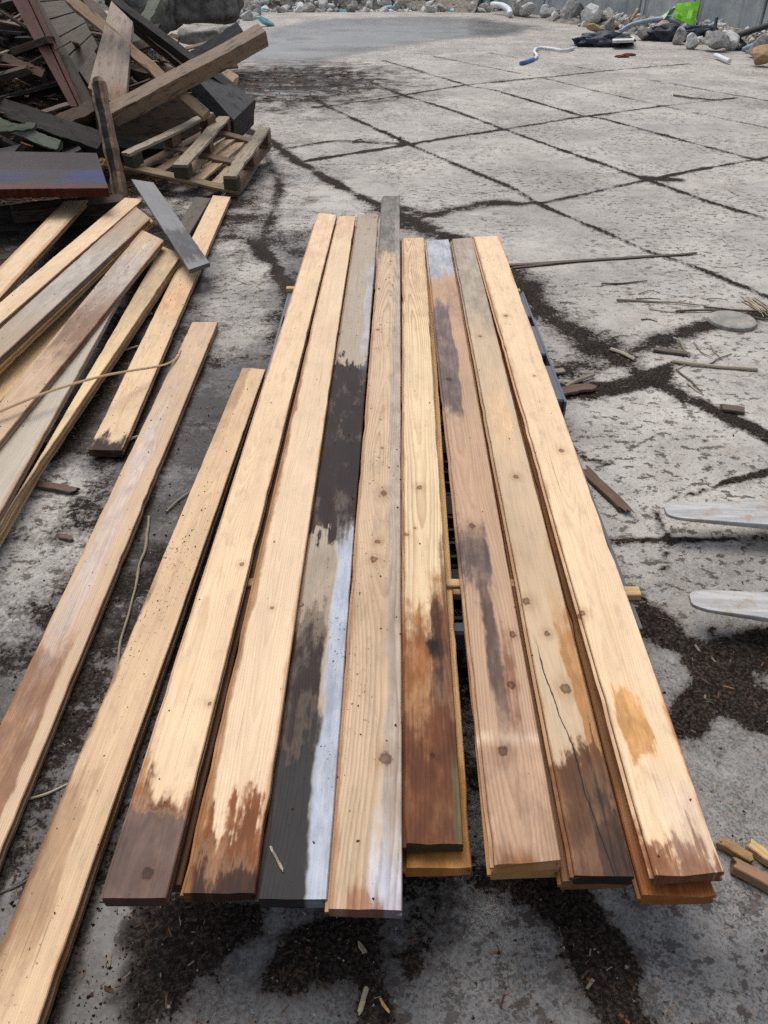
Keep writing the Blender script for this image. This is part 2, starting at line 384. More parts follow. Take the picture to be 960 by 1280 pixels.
SOILP = [
    [(780, 744), (825, 762), (859, 800), (889, 804), (926, 792), (960, 781), (1010, 775), (1010, 830), (934, 837), (937, 860), (960, 868), (1000, 880), (1000, 935), (930, 902), (900, 889), (877, 904), (855, 922), (838, 905), (845, 872), (866, 848), (850, 815), (800, 792), (770, 775)],
    [(600, 1085), (649, 1097), (712, 1102), (750, 1140), (795, 1200), (799, 1256), (830, 1300), (765, 1290), (742, 1245), (705, 1196), (712, 1177), (679, 1132), (637, 1112), (560, 1100)],
    [(417, 1136), (474, 1140), (474, 1180), (470, 1219), (482, 1250), (500, 1300), (440, 1300), (458, 1238), (434, 1219), (396, 1226), (366, 1240), (335, 1234), (339, 1205), (367, 1166), (399, 1150)],
    [(507, 1188), (520, 1180), (524, 1205), (512, 1220), (504, 1208)],
    [(660, 485), (700, 480), (760, 480), (800, 470), (845, 450), (830, 480), (790, 490), (740, 500), (680, 500)],
    [(180, 1130), (330, 1135), (320, 1165), (260, 1200), (200, 1280), (90, 1330), (90, 1260), (140, 1180)],
]
LIGHTP = [   # cleaner, paler slab showing between the loose boards on the left
    [(285, 300), (350, 330), (330, 440), (270, 460), (240, 440)],
    [(60, 570), (130, 590), (120, 680), (30, 800), (-20, 800), (-20, 640)],
    [(170, 830), (200, 830), (150, 990), (90, 1080), (60, 1060)],
    [(400, 225), (440, 250), (440, 290), (335, 290), (345, 235)],
]
def soil_field(X, Y):
    wob = (fbm(X, Y, 2.2, 3) - .5) * .10 + (fbm(X, Y, 11, 9, 3) - .5) * .06
    S = np.zeros(X.shape)
    for pl, w, st in JOINTS:
        w = w * (.85 if w < .06 else .95)
        d = seg_dist(X, Y, P2(pl)) + wob * min(1.0, w / .05) * .8 * np.where(w < .02, .5, 1)
        brk = .50 + .86 * fbm(X, Y, 1.6, 31, 4)
        S = np.maximum(S, st * np.clip((1.15 if w < .04 else 1.02) - (.55 if w < .04 else .42) * d / w, 0, 1) * np.clip(brk, 0, 1.05) * (.90 if w > .065 else 1))
    for pl in SOILP:
        S = np.maximum(S, np.clip(.62 - poly_sd(X, Y, P2(pl)) / .07, 0, 1))
    # trodden dirt under and between the boards on the left, thinning to the right
    base = np.clip((-.22 - X) / .30, 0, 1) * np.clip((7.5 - Y) / 1.5, 0, 1) * (.58 - .16 * np.clip((Y - 3.4) / .8, 0, 1) * np.clip((X + 2.0) / .5, 0, 1)) + .06
    base = np.maximum(base, np.clip(1 - np.hypot((X + 2.7) / 1.6, (Y - 6.8) / 2.6), 0, 1) * 1.25)
    L = np.zeros(X.shape)
    for pl in LIGHTP: L = np.maximum(L, np.clip(.5 - poly_sd(X, Y, P2(pl)) / .2, 0, 1))
    base = base * (1 - .58 * L) * (.72 + .62 * fbm(X, Y, 2.6, 51, 3))
    mud = np.clip(1.3 - np.hypot((X + 1.3) / 2.1, (Y - 12.2) / 2.9), 0, 1)
    base = np.maximum(base, .66 * mud); base = np.maximum(base, .47 * np.clip(1.3 - np.hypot((X + 1.25) / .55, (Y - 6.2) / 2.6), 0, 1))
    under = np.clip((.42 - np.abs(X - .05)) / .3, 0, 1) * np.clip((4.2 - Y) / 1, 0, 1) * np.clip((Y - .55) / .3, 0, 1)
    base = np.maximum(base, .62 * under)
    return np.maximum(S, base)
def axis(segs):
    out = [segs[0][0]]
    for a, b, s0, s1 in segs:
        p = a
        while p < b - 1e-6:
            t = (p - a) / (b - a); p = min(b, p + s0 + (s1 - s0) * t); out.append(p)
    return np.array(out)
gx = axis([(-90, -8, 12, 1.2), (-8, -4, .6, .06), (-4, 5.6, .03, .03), (5.6, 9, .06, .6), (9, 90, 1.2, 12)])
gy = axis([(-30, 0, 6, .1), (0, 3, .024, .024), (3, 8, .028, .05), (8, 16, .05, .075), (16, 30, .15, 1.2), (30, 150, 2, 20)])
GXX, GYY = np.meshgrid(gx, gy)
SOIL = soil_field(GXX, GYY)
# per slab tone: slabs lie on the grid the joints make
e1 = (P2([(804, 224)])[0] - P2([(512, 122)])[0]); 
sl = np.floor((GXX * .9 + GYY * .42) / 2.2) * 7 + np.floor((-GXX * .42 + GYY * .9) / 1.25)
tone = .5 + .5 * (np.modf(np.abs(np.sin(sl * 12.9898) * 43758.5453))[0] - .5)
near = np.clip((2.2 - GYY) / 1.5, 0, 1)                       # the slab nearest to us is bared, rougher aggregate
wet = np.zeros(GXX.shape)
PUD = [(320, 40), (380, 24), (520, 20), (600, 22), (690, 34), (660, 45), (560, 50), (470, 66), (400, 84), (330, 90), (290, 70)]
wet = np.maximum(wet, np.clip(.42 - poly_sd(GXX, GYY, P2(PUD)) / 1.8, 0, .82))
wet = np.maximum(wet, .58 * np.clip(1.3 - np.hypot((GXX + 1.3) / 1.8, (GYY - 12.2) / 2.6), 0, 1))
wet = np.maximum(wet, .88 * np.clip((-.1 - GXX) / .5, 0, 1) * np.clip((6.5 - GYY) / 2, 0, 1))
wet = np.maximum(wet, .50 * np.clip((1.15 - GYY) / .5, 0, 1))
for pl in LIGHTP: wet = wet * (1 - .75 * np.clip(.6 - poly_sd(GXX, GYY, P2(pl)) / .25, 0, 1))
wet = wet * (.75 + .5 * fbm(GXX, GYY, 1.8, 41, 3))
def height(X, Y, S):
    n = fbm(X, Y, 18, 5, 3); e = np.clip((S - .45) / .3, 0, 1)
    return (fbm(X, Y, .7, 11, 3) - .5) * .018 + (fbm(X, Y, 9, 21, 2) - .5) * .003 + e * (.003 + .010 * np.clip(n - .3, 0, 1))
HGT = height(GXX, GYY, SOIL)
HGT = HGT * np.clip((40 - GYY) / 20, 0, 1)
def ground_z(x, y):
    X, Y = np.array([[x]]), np.array([[y]]); return float(height(X, Y, soil_field(X, Y))[0, 0])
ny_, nx_ = GXX.shape
me = bpy.data.meshes.new('ground')
co = np.stack([GXX, GYY, HGT], -1).reshape(-1, 3).astype(np.float32)
idx = np.arange(nx_ * ny_).reshape(ny_, nx_)
fc = np.stack([idx[:-1, :-1], idx[:-1, 1:], idx[1:, 1:], idx[1:, :-1]], -1).reshape(-1, 4)
me.vertices.add(len(co)); me.vertices.foreach_set('co', co.ravel())
me.loops.add(fc.size); me.loops.foreach_set('vertex_index', fc.ravel().astype(np.int32))
me.polygons.add(len(fc)); me.polygons.foreach_set('loop_start', (np.arange(len(fc)) * 4).astype(np.int32)); me.polygons.foreach_set('loop_total', np.full(len(fc), 4, np.int32))
me.update(calc_edges=True); me.validate()
ca = me.color_attributes.new('yard', 'FLOAT_COLOR', 'POINT')
ca.data.foreach_set('color', np.stack([SOIL, wet, tone, near], -1).reshape(-1).astype(np.float32))
me.polygons.foreach_set('use_smooth', np.ones(len(fc), bool))
ground = bpy.data.objects.new('ground', me); COL.objects.link(ground); tag(ground, kind='structure')

m, n, bs = new_mat('yard_concrete')
at_ = n.n.new('ShaderNodeAttribute'); at_.attribute_name = 'yard'
sr, sg, sb = n.sep(at_.outputs['Color']); nearv = at_.outputs['Alpha']
P = n.coord('Object')
nb = n.noise(P, 1.1, 4, .6); nm = n.noise(P, 7.0, 5, .65); nf = n.noise(P, 48.0, 4, .7); ng = n.noise(P, 230.0, 2, .6)
conc = n.mix(n.sstep(nb, .3, .7), lin(148, 145, 140), lin(178, 173, 166))
conc = n.mix(n.mul(n.sstep(nm, .45, .7), .45), conc, lin(132, 126, 118))
conc = n.vmul(conc, n.add(.26, n.add(n.mul(sb, .24), n.add(n.mul(nf, .66), n.mul(ng, .78)))))
# bared aggregate: grains of different stone
av = n.vor(n.vadd(P, n.vmul(n.noise(P, 60, 2, .6, out=1), .02)), 150, 'F1'); avc = n.sep(av['Color'])
agg = n.mix(n.sstep(avc[0], .55, 1.0), lin(92, 90, 90), lin(176, 170, 160)); agg = n.mix(n.m('GREATER_THAN', avc[1], .93), agg, lin(168, 128, 96))
aggm = n.mul(n.sstep(av['Distance'], .35, .75, 1.0, 0.0), n.mul(n.sstep(nm, .35, .6, .35, 1.0), n.fmix(nearv, .30, .75)))
conc = n.mix(aggm, conc, agg)
conc = n.mix(n.mul(nearv, .9), conc, n.vmul(conc, (.64, .66, .69)))
conc = n.mix(n.mul(n.sstep(n.noise(n.vadd(P, (3, 8, 0)), .75, 5, .65), .48, .66), .42), conc, n.vmul(conc, (.66, .65, .64)))
# rust-brown tinge and pale lime bloom
conc = n.mix(n.mul(n.sstep(n.noise(P, 1.9, 5, .7), .56, .75), .35), conc, lin(150, 124, 98))
conc = n.mix(n.mul(n.sstep(n.noise(n.vadd(P, (9, 4, 0)), 2.6, 6, .7), .60, .74), .5), conc, lin(196, 194, 190))
# flakes of dirt trodden on to the slab
fl = n.noise(n.vmul(P, (19, 25, 16)), 1.0, 5, .72)
flk = n.mul(n.sstep(fl, .54, .59), n.sstep(n.noise(P, 1.3, 3, .6), .36, .56))
sp = n.sstep(n.noise(P, 60.0, 4, .72), .635, .68)
crk = n.vor(n.vadd(P, n.vmul(n.noise(P, 3.0, 4, .6, out=1), .5)), .8, 'DISTANCE_TO_EDGE')
crack = n.mul(n.sstep(crk['Distance'], .002, .008, 1.0, 0.0), n.sstep(n.noise(P, .9, 2), .5, .62))
dm = n.m('MAXIMUM', n.mul(flk, .85), n.m('MAXIMUM', n.mul(sp, .8), n.mul(crack, .8)))
conc = n.mix(dm, conc, lin(66, 58, 52))
# damp darkening
wn_ = n.add(sg, n.mul(n.sub(n.noise(P, 2.4, 6, .65), .5), 1.1))
wetm = n.sstep(wn_, .36, .62)
conc = n.mix(n.mul(wetm, .72), conc, n.vmul(conc, (.40, .41, .44)))
conc = n.mix(n.mul(n.sstep(sg, .40, .8), .62), conc, n.vmul(conc, (.42, .43, .46)))
# soil
sn = n.add(n.mul(n.sub(n.noise(P, 4.0, 6, .72), .5), 1.7), n.mul(n.sub(n.noise(P, 60, 4, .75), .5), 1.0))
sm = n.sstep(n.add(sr, sn), .50, .60)
sfilm = n.mul(n.sstep(n.add(sr, sn), .16, .52), .68)
sv = n.noise(P, 110, 5, .7); sv2 = n.noise(P, 9, 5, .6)
soilc = n.mix(n.sstep(sv, .42, .68), lin(26, 22, 20), lin(72, 62, 54)); soilc = n.vmul(soilc, n.add(.55, n.mul(sv2, .9)))
film = n.mix(sfilm, conc, lin(66, 58, 52))
colr = n.mix(sm, film, soilc)
n.put(bs.inputs['Base Color'], colr)
pudl = n.sstep(n.add(sg, n.mul(n.sub(n.noise(n.vmul(P, (.7, 1.2, 1)), 1.0, 5, .65), .5), 1.6)), .66, .80)
ro = n.fmix(wetm, .86, .48); ro = n.fmix(sm, ro, n.fmix(wetm, .9, .7)); ro = n.fmix(pudl, ro, .26)
n.put(bs.inputs['Roughness'], ro); n.put(bs.inputs['Specular IOR Level'], n.fmix(pudl, n.fmix(sm, .22, .10), .26))
h = n.add(n.mul(nf, .5), n.add(n.mul(ng, .25), n.mul(dm, .35))); h = n.fmix(sm, h, n.add(.6, n.mul(sv, 2.2)))
h = n.mul(h, n.sub(1.0, pudl))
n.put(bs.inputs['Normal'], n.bump(h, .55, .004))
ground.data.materials.append(m)
# ------------------------------------------------------------------ simple materials
def rough_mat(name, c1, c2, scale=6.0, rough=.9, bump=.4, spec=.12, dark=None, dist=.004):
    m, n, bs = new_mat(name); P = n.coord()
    a = n.noise(P, scale, 6, .65); b = n.noise(P, scale * 9, 4, .65)
    c = n.mix(n.sstep(a, .35, .65), lin(*c1), lin(*c2)); c = n.vmul(c, n.add(.72, n.mul(b, .56)))
    if dark: c = n.mix(n.mul(n.sstep(n.noise(n.vadd(P, (3, 7, 1)), scale * .6, 5, .7), .52, .66), .8), c, lin(*dark))
    n.put(bs.inputs['Base Color'], c); bs.inputs['Roughness'].default_value = rough; bs.inputs['Specular IOR Level'].default_value = spec
    n.put(bs.inputs['Normal'], n.bump(n.add(a, n.mul(b, .5)), bump, dist)); return m
def plastic(name, c, rough=.45, spec=.4):
    m, n, bs = new_mat(name); P = n.coord(); a = n.noise(P, 9, 5, .65)
    n.put(bs.inputs['Base Color'], n.vmul(lin(*c), n.add(.7, n.mul(a, .6)))); n.put(bs.inputs['Roughness'], n.add(rough - .1, n.mul(a, .25)))
    bs.inputs['Specular IOR Level'].default_value = spec; n.put(bs.inputs['Normal'], n.bump(a, .15, .002)); return m
M_STONE = [rough_mat('pale_rubble', (150, 147, 140), (196, 192, 184), 4, dark=(96, 90, 82)),
           rough_mat('grey_rubble', (122, 122, 122), (160, 158, 154), 5, dark=(80, 76, 70)),
           rough_mat('tan_rubble', (150, 132, 110), (182, 166, 144), 4, dark=(100, 84, 66)),
           rough_mat('plaster_rubble', (188, 190, 190), (214, 212, 206), 3, dark=(140, 136, 128))]
M_BLUEST = rough_mat('pale_blue_foam', (120, 176, 186), (160, 200, 206), 5)
M_BOULD = rough_mat('dark_granite', (84, 82, 80), (128, 124, 118), 5, dark=(52, 50, 48), bump=.8, dist=.02)
M_LEDGE = rough_mat('pale_granite', (126, 124, 118), (164, 160, 152), 8, dark=(84, 80, 74), bump=.8, dist=.01)
# wall: cast concrete, streaked by rain
m, n, bs = new_mat('wall_concrete'); P = n.coord(); x, y, z = n.sep(P)
a = n.noise(P, 1.6, 6, .65); st = n.noise(n.xyz(n.mul(x, 6), n.mul(y, 6), n.mul(z, .5)), 1.0, 5, .6); f = n.noise(P, 40, 3, .6)
c = n.mix(n.sstep(a, .35, .65), lin(146, 152, 156), lin(178, 182, 182)); c = n.mix(n.mul(n.sstep(st, .5, .7), .55), c, lin(112, 118, 122)); c = n.vmul(c, n.add(.8, n.mul(f, .4)))
n.put(bs.inputs['Base Color'], c); bs.inputs['Roughness'].default_value = .9; n.put(bs.inputs['Normal'], n.bump(n.add(a, n.mul(f, .4)), .4, .01)); M_WALL = m
M_BLUEPIPE = plastic('blue_grey_pipe', (134, 152, 172)); M_WHITEPIPE = plastic('white_pipe', (208, 212, 216)); M_BLACKBAG = plastic('dark_sheet_plastic', (58, 62, 74), .6, .25)
M_GREEN = plastic('green_panel_paint', (112, 182, 34), .5); M_CLEAR = plastic('pale_green_film', (150, 176, 140), .4); M_BLACKSTEEL = plastic('black_tube', (36, 38, 42), .5); M_BLUECAP = plastic('blue_cap', (62, 108, 176), .4)
M_REDRAG = rough_mat('red_rag', (128, 58, 56), (104, 64, 60), 20); M_ORANGE = rough_mat('orange_lump', (168, 140, 108), (140, 116, 90), 5)

# ------------------------------------------------------------------ far walls: upright concrete panels
def panel(a, b, h, t, label, j):
    d = (b - a); L = d.length; ang = math.atan2(d.y, d.x)
    bm = bmesh.new()
    bm_box(bm, (L / 2, t / 2, h / 2 - .05), (L - .035, t, h + .1), bevel=.02)
    # a shallow cast rib down each edge
    bm_box(bm, (.12, -.012, h / 2), (.12, .02, h * .96)); 
    o = link_mesh('concrete_wall_panel', bm, M_WALL)
    o.location = (a.x, a.y, -.02); o.rotation_euler = (R(-1.2) * (j % 2), 0, ang)
    tag(o, label, 'wall', 'upright concrete panels of the yard wall')
wp = [Vector((2.55, 27.2, 0)), Vector((5.9, 21.0, 0)), Vector((6.52, 19.2, 0)), Vector((7.25, 17.35, 0)), Vector((8.0, 15.4, 0)), Vector((9.1, 12.6, 0))]
wl = ['far grey concrete wall panel where the rubble heap ends', 'grey concrete wall panel behind the pale boulders left of the green sheet', 'grey concrete wall panel directly behind the bright green sheet', 'stained grey concrete wall panel behind the black bent tube', 'nearest concrete wall panel at the right edge of the yard']
# longer far stretch is two panels
mid = (wp[0] + wp[1]) / 2
panel(wp[0], mid, 2.4, .22, wl[0], 0); panel(mid, wp[1], 2.4, .22, 'grey concrete wall panel beyond the puddle with the blue tube at its foot', 1)
for i in range(1, 5): panel(wp[i], wp[i + 1], 2.4, .22, wl[i], i)

# ------------------------------------------------------------------ rubble stones
def stone_mesh(seed, mat):
    r = random.Random(seed); bm = bmesh.new(); bmesh.ops.create_icosphere(bm, subdivisions=3, radius=1.0)
    pl = [(Vector((r.gauss(0, 1), r.gauss(0, 1), r.gauss(0, 1))).normalized(), r.uniform(.42, .8)) for _ in range(14)]
    off = Vector((seed * 3.1, seed * 1.7, 0))
    for v in bm.verts:
        p = v.co.copy()
        for nn, d in pl:
            e = p.dot(nn) - d
            if e > 0: p -= nn * e * .93
        p *= 1 + .09 * mnoise.fractal(p * 2.6 + off, 1.0, 2.0, 4)
        v.co = p
    me = bpy.data.meshes.new('rubble_stone'); bmesh.ops.recalc_face_normals(bm, faces=bm.faces); bm.to_mesh(me); bm.free(); me.materials.append(mat)
    return me
SM = {k: [stone_mesh(k * 10 + i, M_STONE[k]) for i in range(4)] for k in range(4)}
SM['blue'] = [stone_mesh(91, M_BLUEST)]; SM['bould'] = [stone_mesh(77, M_BOULD), stone_mesh(78, M_BOULD)]; SM['orange'] = [stone_mesh(55, M_ORANGE)]
def stone(loc, size, kind, label, group=None, name='rubble_stone', cat='stone', sq=(1, 1, 1), r=rnd):
    o = bpy.data.objects.new(name, r.choice(SM[kind])); COL.objects.link(o); o.location = loc
    o.scale = (size * sq[0] * r.uniform(.85, 1.2), size * sq[1] * r.uniform(.8, 1.15), size * sq[2] * r.uniform(.7, .95)); o.rotation_euler = (r.uniform(-.4, .4), r.uniform(-.4, .4), r.uniform(0, 6.3))
    return tag(o, label, cat, group)
# heap of fines the stones lie in, along the back and down the wall
def strip_mound(name, pl, w, hgt, mat, seed):
    bm = bmesh.new(); N = 90; K = 14; pl = [Vector((*p, 0)) for p in pl]; pts = smooth_path(pl, 14); N = len(pts); g = []
    for i, p in enumerate(pts):
        d = (pts[min(i + 1, N - 1)] - pts[max(i - 1, 0)]).normalized(); s = Vector((d.y, -d.x, 0)); row = []
        for k in range(K + 1):
            t = k / K * 2 - 1; q = p + s * t * w * (1 + .25 * mnoise.noise(p * .9 + Vector((seed, 0, 0))))
            hh = hgt * max(0, 1 - t * t) ** .8 * (.8 + .7 * mnoise.fractal(q * 1.7 + Vector((seed, 3, 0)), 1, 2, 3)) - .02 + .05 * mnoise.noise(q * 5)
            row.append(bm.verts.new((q.x, q.y, max(hh, -.03))))
        g.append(row)
    for a, b in zip(g, g[1:]):
        for k in range(K): bm.faces.new((a[k], a[k + 1], b[k + 1], b[k]))
    o = link_mesh(name, bm, mat, smooth=True); return o
M_FINES = rough_mat('rubble_fines', (112, 106, 98), (150, 144, 134), 9, dark=(72, 64, 56), bump=.8, dist=.02)
o = strip_mound('rubble_fines', [(-12, 27.5), (-6, 27.6), (0, 27.8), (3.2, 26.6)], 1.9, .75, M_FINES, 1); tag(o, 'grey crushed rubble heaped along the far end of the yard', 'rubble', kind='stuff')
o = strip_mound('rubble_fines', [(4.6, 22.8), (5.5, 20.9), (6.2, 19.0), (7.0, 17.0), (7.8, 14.8)], .75, .22, M_FINES, 2); tag(o, 'brown grey crumbled rubble strewn along the foot of the right wall', 'rubble', kind='stuff')
rs = random.Random(21)
def wall_mound(x, y):
    cx_ = np.interp(-y, [-22.8, -20.9, -19.0, -17.0, -14.8], [4.6, 5.5, 6.2, 7.0, 7.8]); return .20 * max(0, 1 - ((x - cx_) * .93 / .75) ** 2) ** .8
def rubble_bits(name, label, pts, mats, seed):
    """crushed pieces too many to count, as one mesh"""
    r = np.random.default_rng(seed); t_ = bmesh.new(); bmesh.ops.create_icosphere(t_, subdivisions=1, radius=1); base = np.array([v.co[:] for v in t_.verts]); F3 = np.array([[v.index for v in f.verts] for f in t_.faces]); t_.free()
    N = len(pts); pts = np.array(pts); V = base[None] * r.uniform(.6, 1.3, (N, len(base), 1)) * pts[:, None, 3:4] * r.uniform(.6, 1.2, (N, 1, 3)) + pts[:, None, :3]
    fc = (F3[None] + (np.arange(N) * len(base))[:, None, None]).reshape(-1, 3); me = bpy.data.meshes.new(name); me.from_pydata(V.reshape(-1, 3).tolist(), [], fc.tolist()); [me.materials.append(q) for q in mats]
    me.polygons.foreach_set('material_index', np.repeat(r.integers(0, len(mats), N), len(F3)).astype(np.int32)); o = bpy.data.objects.new(name, me); COL.objects.link(o); tag(o, label, 'rubble', kind='stuff')
pb = []
for i in range(700):
    Y_ = rs.uniform(25.2, 27.6); x_ = rs.uniform(-6, 3.4); pb.append((x_, Y_, .70 * max(0, 1 - ((27.65 - Y_) / 1.9) ** 2) ** .8 - .01, rs.uniform(.03, .11)))
rubble_bits('rubble_bits', 'small crushed pieces between the stones of the far rubble row', pb, [M_STONE[0], M_STONE[3], M_STONE[1]], 1)
pb = []
for i in range(700):
    t_ = rs.random(); x_ = 4.7 + 2.9 * t_ + rs.gauss(.1, .3); y_ = 22.4 - 7.8 * t_; pb.append((x_, y_, wall_mound(x_, y_) + .01, rs.uniform(.015, .06)))
rubble_bits('rubble_bits', 'small crushed pieces along the foot of the right wall', pb, [M_STONE[0], M_STONE[2], M_STONE[1], M_STONE[3]], 2)
for i in range(150):
    px = rs.uniform(262, 628); Y_ = rs.uniform(25.0, 27.3); p = at(px, 5, Y_); p.z = .62 * max(0, 1 - ((27.65 - Y_) / 1.9) ** 2) ** .8 - .04; s = rs.uniform(.10, .25)
    if i % 13 == 5: stone(p + Vector((0, 0, s * .35)), s * .9, 'blue', 'pale blue foam lump among the rubble at the far end', 'pale blue lumps in the far rubble', 'foam_lump', 'foam lump', r=rs)
    else: stone(p + Vector((0, 0, s * .35)), s, rs.choice([0, 0, 1, 3, 3]), 'pale broken stone in the rubble row at the far end', 'stones of the far rubble row', r=rs)
for i in range(28):
    px = rs.uniform(268, 325); py = rs.uniform(0, 34)
    p = G(px, py); 
    if px > 318 and py > 26: continue
    s = rs.uniform(.09, .2)
    stone(p + Vector((0, 0, s * .4)), s, rs.choice([0, 1, 3]), 'pale broken stone beside the dark granite boulder', 'stones beside the granite boulder', r=rs)
stone(G(334, 33) + Vector((0, 0, .08)), .2, 'blue', 'turquoise foam lump at the end of the stones by the granite boulder', None, 'foam_lump', 'foam lump', (1.3, .7, .6))
for i in range(100):
    t = rs.random(); a = Vector((4.7, 22.4, 0)).lerp(Vector((7.6, 14.6, 0)), t) + Vector((rs.uniform(-.65, .35), rs.uniform(-.4, .4), 0)); s = rs.uniform(.04, .14)
    a.z += wall_mound(a.x, a.y); stone(a + Vector((0, 0, s * .3)), s, rs.choice([0, 0, 3, 2, 3]), 'small pale broken stone along the foot of the right wall', 'small stones at the foot of the right wall', r=rs)
def big(px, py, s, kind, label, sq=(1, 1, 1)):
    stone(G(px, py) + Vector((0, 0, s * .5)), s, kind, label, None, 'boulder', 'boulder', sq)
big(738, 33, .42, 3, 'large pale upright boulder left of the tangled blue tubes', (.9, .8, 1.25)); big(758, 32, .3, 0, 'cream boulder leaning beside the large pale boulder', (1.1, .8, .9)); big(762, 42, .25, 1, 'grey upright stone in front of the cream boulder', (.6, .6, 1.3))
big(648, 20, .33, 0, 'pale boulder against the wall right of the far blue tube', (.8, .8, 1.2)); big(658, 21, .3, 3, 'white boulder second from the far blue tube', (1, .8, .9)); big(712, 28, .4, 1, 'grey boulder left of the large pale boulder', (.9, .8, 1.2)); big(680, 22, .24, 3, 'small white block lying between two boulders by the wall')
big(890, 64, .3, 1, 'grey boulder in front of the white stick of pipe', (1.3, .8, .75)); big(910, 62, .28, 3, 'whitish boulder below the pale fallen post', (1.2, .8, .75)); big(848, 55, .26, 0, 'pale stone under the dark plastic sheet', (1, .8, .8)); big(862, 61, .2, 3, 'round whitish stone at the edge of the yard below the sheet')
big(952, 83, .3, 'orange', 'tan rounded boulder at the right edge of the photo', (1, .9, .8)); big(945, 72, .26, 1, 'grey stone behind the tan rounded boulder'); big(805, 50, .2, 1, 'grey broken block behind the white board scrap', (1.2, .8, .9)); big(822, 46, .25, 2, 'tan block under the blue arched tube', (1, .8, 1))
big(740, 42, .22, 'orange', 'yellow brown stone under the cream boulder', (1.3, .8, .7))

def tube(name, pix, r, mat, label, cat, smooth=True, n=8, flat=1.0):
    """pix: (px, py, height above the yard)"""
    pts = [G(px, py, z) for px, py, z in pix]; pts = smooth_path(pts, 6) if smooth else pts
    bm = bmesh.new(); bm_sweep(bm, pts, r, n, flat); return tag(link_mesh(name, bm, mat, smooth=True), label, cat)
def tubeY(name, pix, r, mat, label, cat, n=8, sm=True):
    pts = [at(px, py, Y) for px, py, Y in pix]; pts = smooth_path(pts, 6) if sm else pts
    bm = bmesh.new(); bm_sweep(bm, pts, r, n); return tag(link_mesh(name, bm, mat, smooth=True), label, cat)
t = tubeY('plastic_tube', [(775, 40, 19.2), (790, 31, 19.2), (822, 24, 19.0), (845, 25, 18.6), (864, 37, 18.2)], .045, M_BLUEPIPE, 'long blue grey tube arching over the rubble below the green sheet', 'tube')
tubeY('plastic_tube', [(815, 49, 18.3), (838, 51, 18.1), (862, 52, 17.9)], .035, M_BLUEPIPE, 'short blue grey tube lying level under the arched tube', 'tube')
tubeY('plastic_tube', [(880, 36, 17.9), (892, 31, 17.9), (904, 26, 17.9)], .04, M_BLUEPIPE, 'blue grey tube stub rising beside the black bent strip', 'tube')
tubeY('plastic_tube', [(739, 46, 19.8), (745, 40, 19.7), (752, 37, 19.8), (757, 39, 19.9)], .08, M_BLUEPIPE, 'thick curved blue grey tube elbow in front of the boulders', 'tube')
tubeY('plastic_tube', [(615, 6, 24.6), (628, 7, 24.2), (636, 12, 23.6), (638, 18, 23.2)], .07, M_WHITEPIPE, 'pale blue tube drooping from the wall beyond the puddle', 'tube')
tubeY('plastic_tube', [(930, 62, 15.9), (945, 56, 15.6), (975, 46, 15.2)], .05, M_BLUEPIPE, 'blue grey tube lying over stones at the right edge', 'tube')
tube('plastic_tube', [(894, 69, .05), (900, 71, .05), (906, 74, .05), (912, 76, .05)], .034, M_WHITEPIPE, 'short whitish pipe piece lying on the yard below the rubble', 'pipe')
tubeY('steel_tube', [(988, 26, 15.2), (960, 32, 15.6), (920, 45, 16.4), (930, 56, 16.2), (922, 64, 16.0)], .05, M_BLACKSTEEL, 'black bent steel tube frame leaning out of the right rubble', 'tube', sm=False)
tubeY('rubber_strip', [(896, 22, 17.5), (894, 34, 17.4), (896, 42, 17.3), (903, 45, 17.2)], .03, M_BLACKSTEEL, 'thin black strip standing up beside the dark sheet', 'strip')
tubeY('wooden_post', [(884, 43, 17.4), (905, 49, 17.0), (922, 54, 16.7)], .07, M_STONE[1], 'pale grey post fallen across the rubble under the wall', 'post')
tubeY('stick', [(786, 31, 19.3), (779, 38, 19.2)], .03, M_WHITEPIPE, 'short white stick leaning on the cream boulder', 'stick'); tubeY('stick', [(797, 12, 19.6), (788, 27, 19.4)], .035, M_STONE[2], 'thin tan stick leaning against the wall', 'stick')
# hose on the yard
hose = [(652, 79, .03), (665, 75, .03), (671, 70, .03), (668, 64, .03), (673, 60, .03), (690, 61, .03), (705, 63, .03), (718, 60, .03)]
pts = smooth_path([G(a, b, c) for a, b, c in hose], 6); bm = bmesh.new(); bm_sweep(bm, pts, .024, 8)
ho = tag(link_mesh('hose', bm, M_WHITEPIPE, smooth=True), 'white hose with a blue end curled on the open concrete', 'hose')
bm = bmesh.new(); bm_sweep(bm, [pts[0] + (pts[0] - pts[4]).normalized() * .02, pts[3], pts[7]], .034, 8); link_mesh('hose_end', bm, M_BLUECAP, ho, smooth=True)
# green sheet
def slab_quad(name, q, th, mat, label=None, cat=None, parent=None, cuts=1, wob=0.0):
    bm = bmesh.new(); a, b, c, d = [Vector(v) for v in q]; nrm = (b - a).cross(d - a).normalized(); N = cuts + 1; gr = []
    for s in (0, 1):
        rows = []
        for i in range(N + 1):
            row = []
            for j in range(N + 1):
                p = a.lerp(b, j / N).lerp(d.lerp(c, j / N), i / N) - nrm * th * s + nrm * wob * mnoise.noise(Vector((i * .9, j * 1.1, wob * 50)))
                row.append(bm.verts.new(p))
            rows.append(row)
        gr.append(rows)
    for s in (0, 1):
        for i in range(N):
            for j in range(N): bm.faces.new((gr[s][i][j], gr[s][i][j + 1], gr[s][i + 1][j + 1], gr[s][i + 1][j]))
    edge = [(0, j) for j in range(N)] + [(i, N) for i in range(N)] + [(N, j) for j in range(N, 0, -1)] + [(i, 0) for i in range(N, 0, -1)]
    for (i, j), (k, l) in zip(edge, edge[1:] + edge[:1]): bm.faces.new((gr[0][i][j], gr[0][k][l], gr[1][k][l], gr[1][i][j]))
    o = link_mesh(name, bm, mat, parent)
    if label: tag(o, label, cat)
    return o
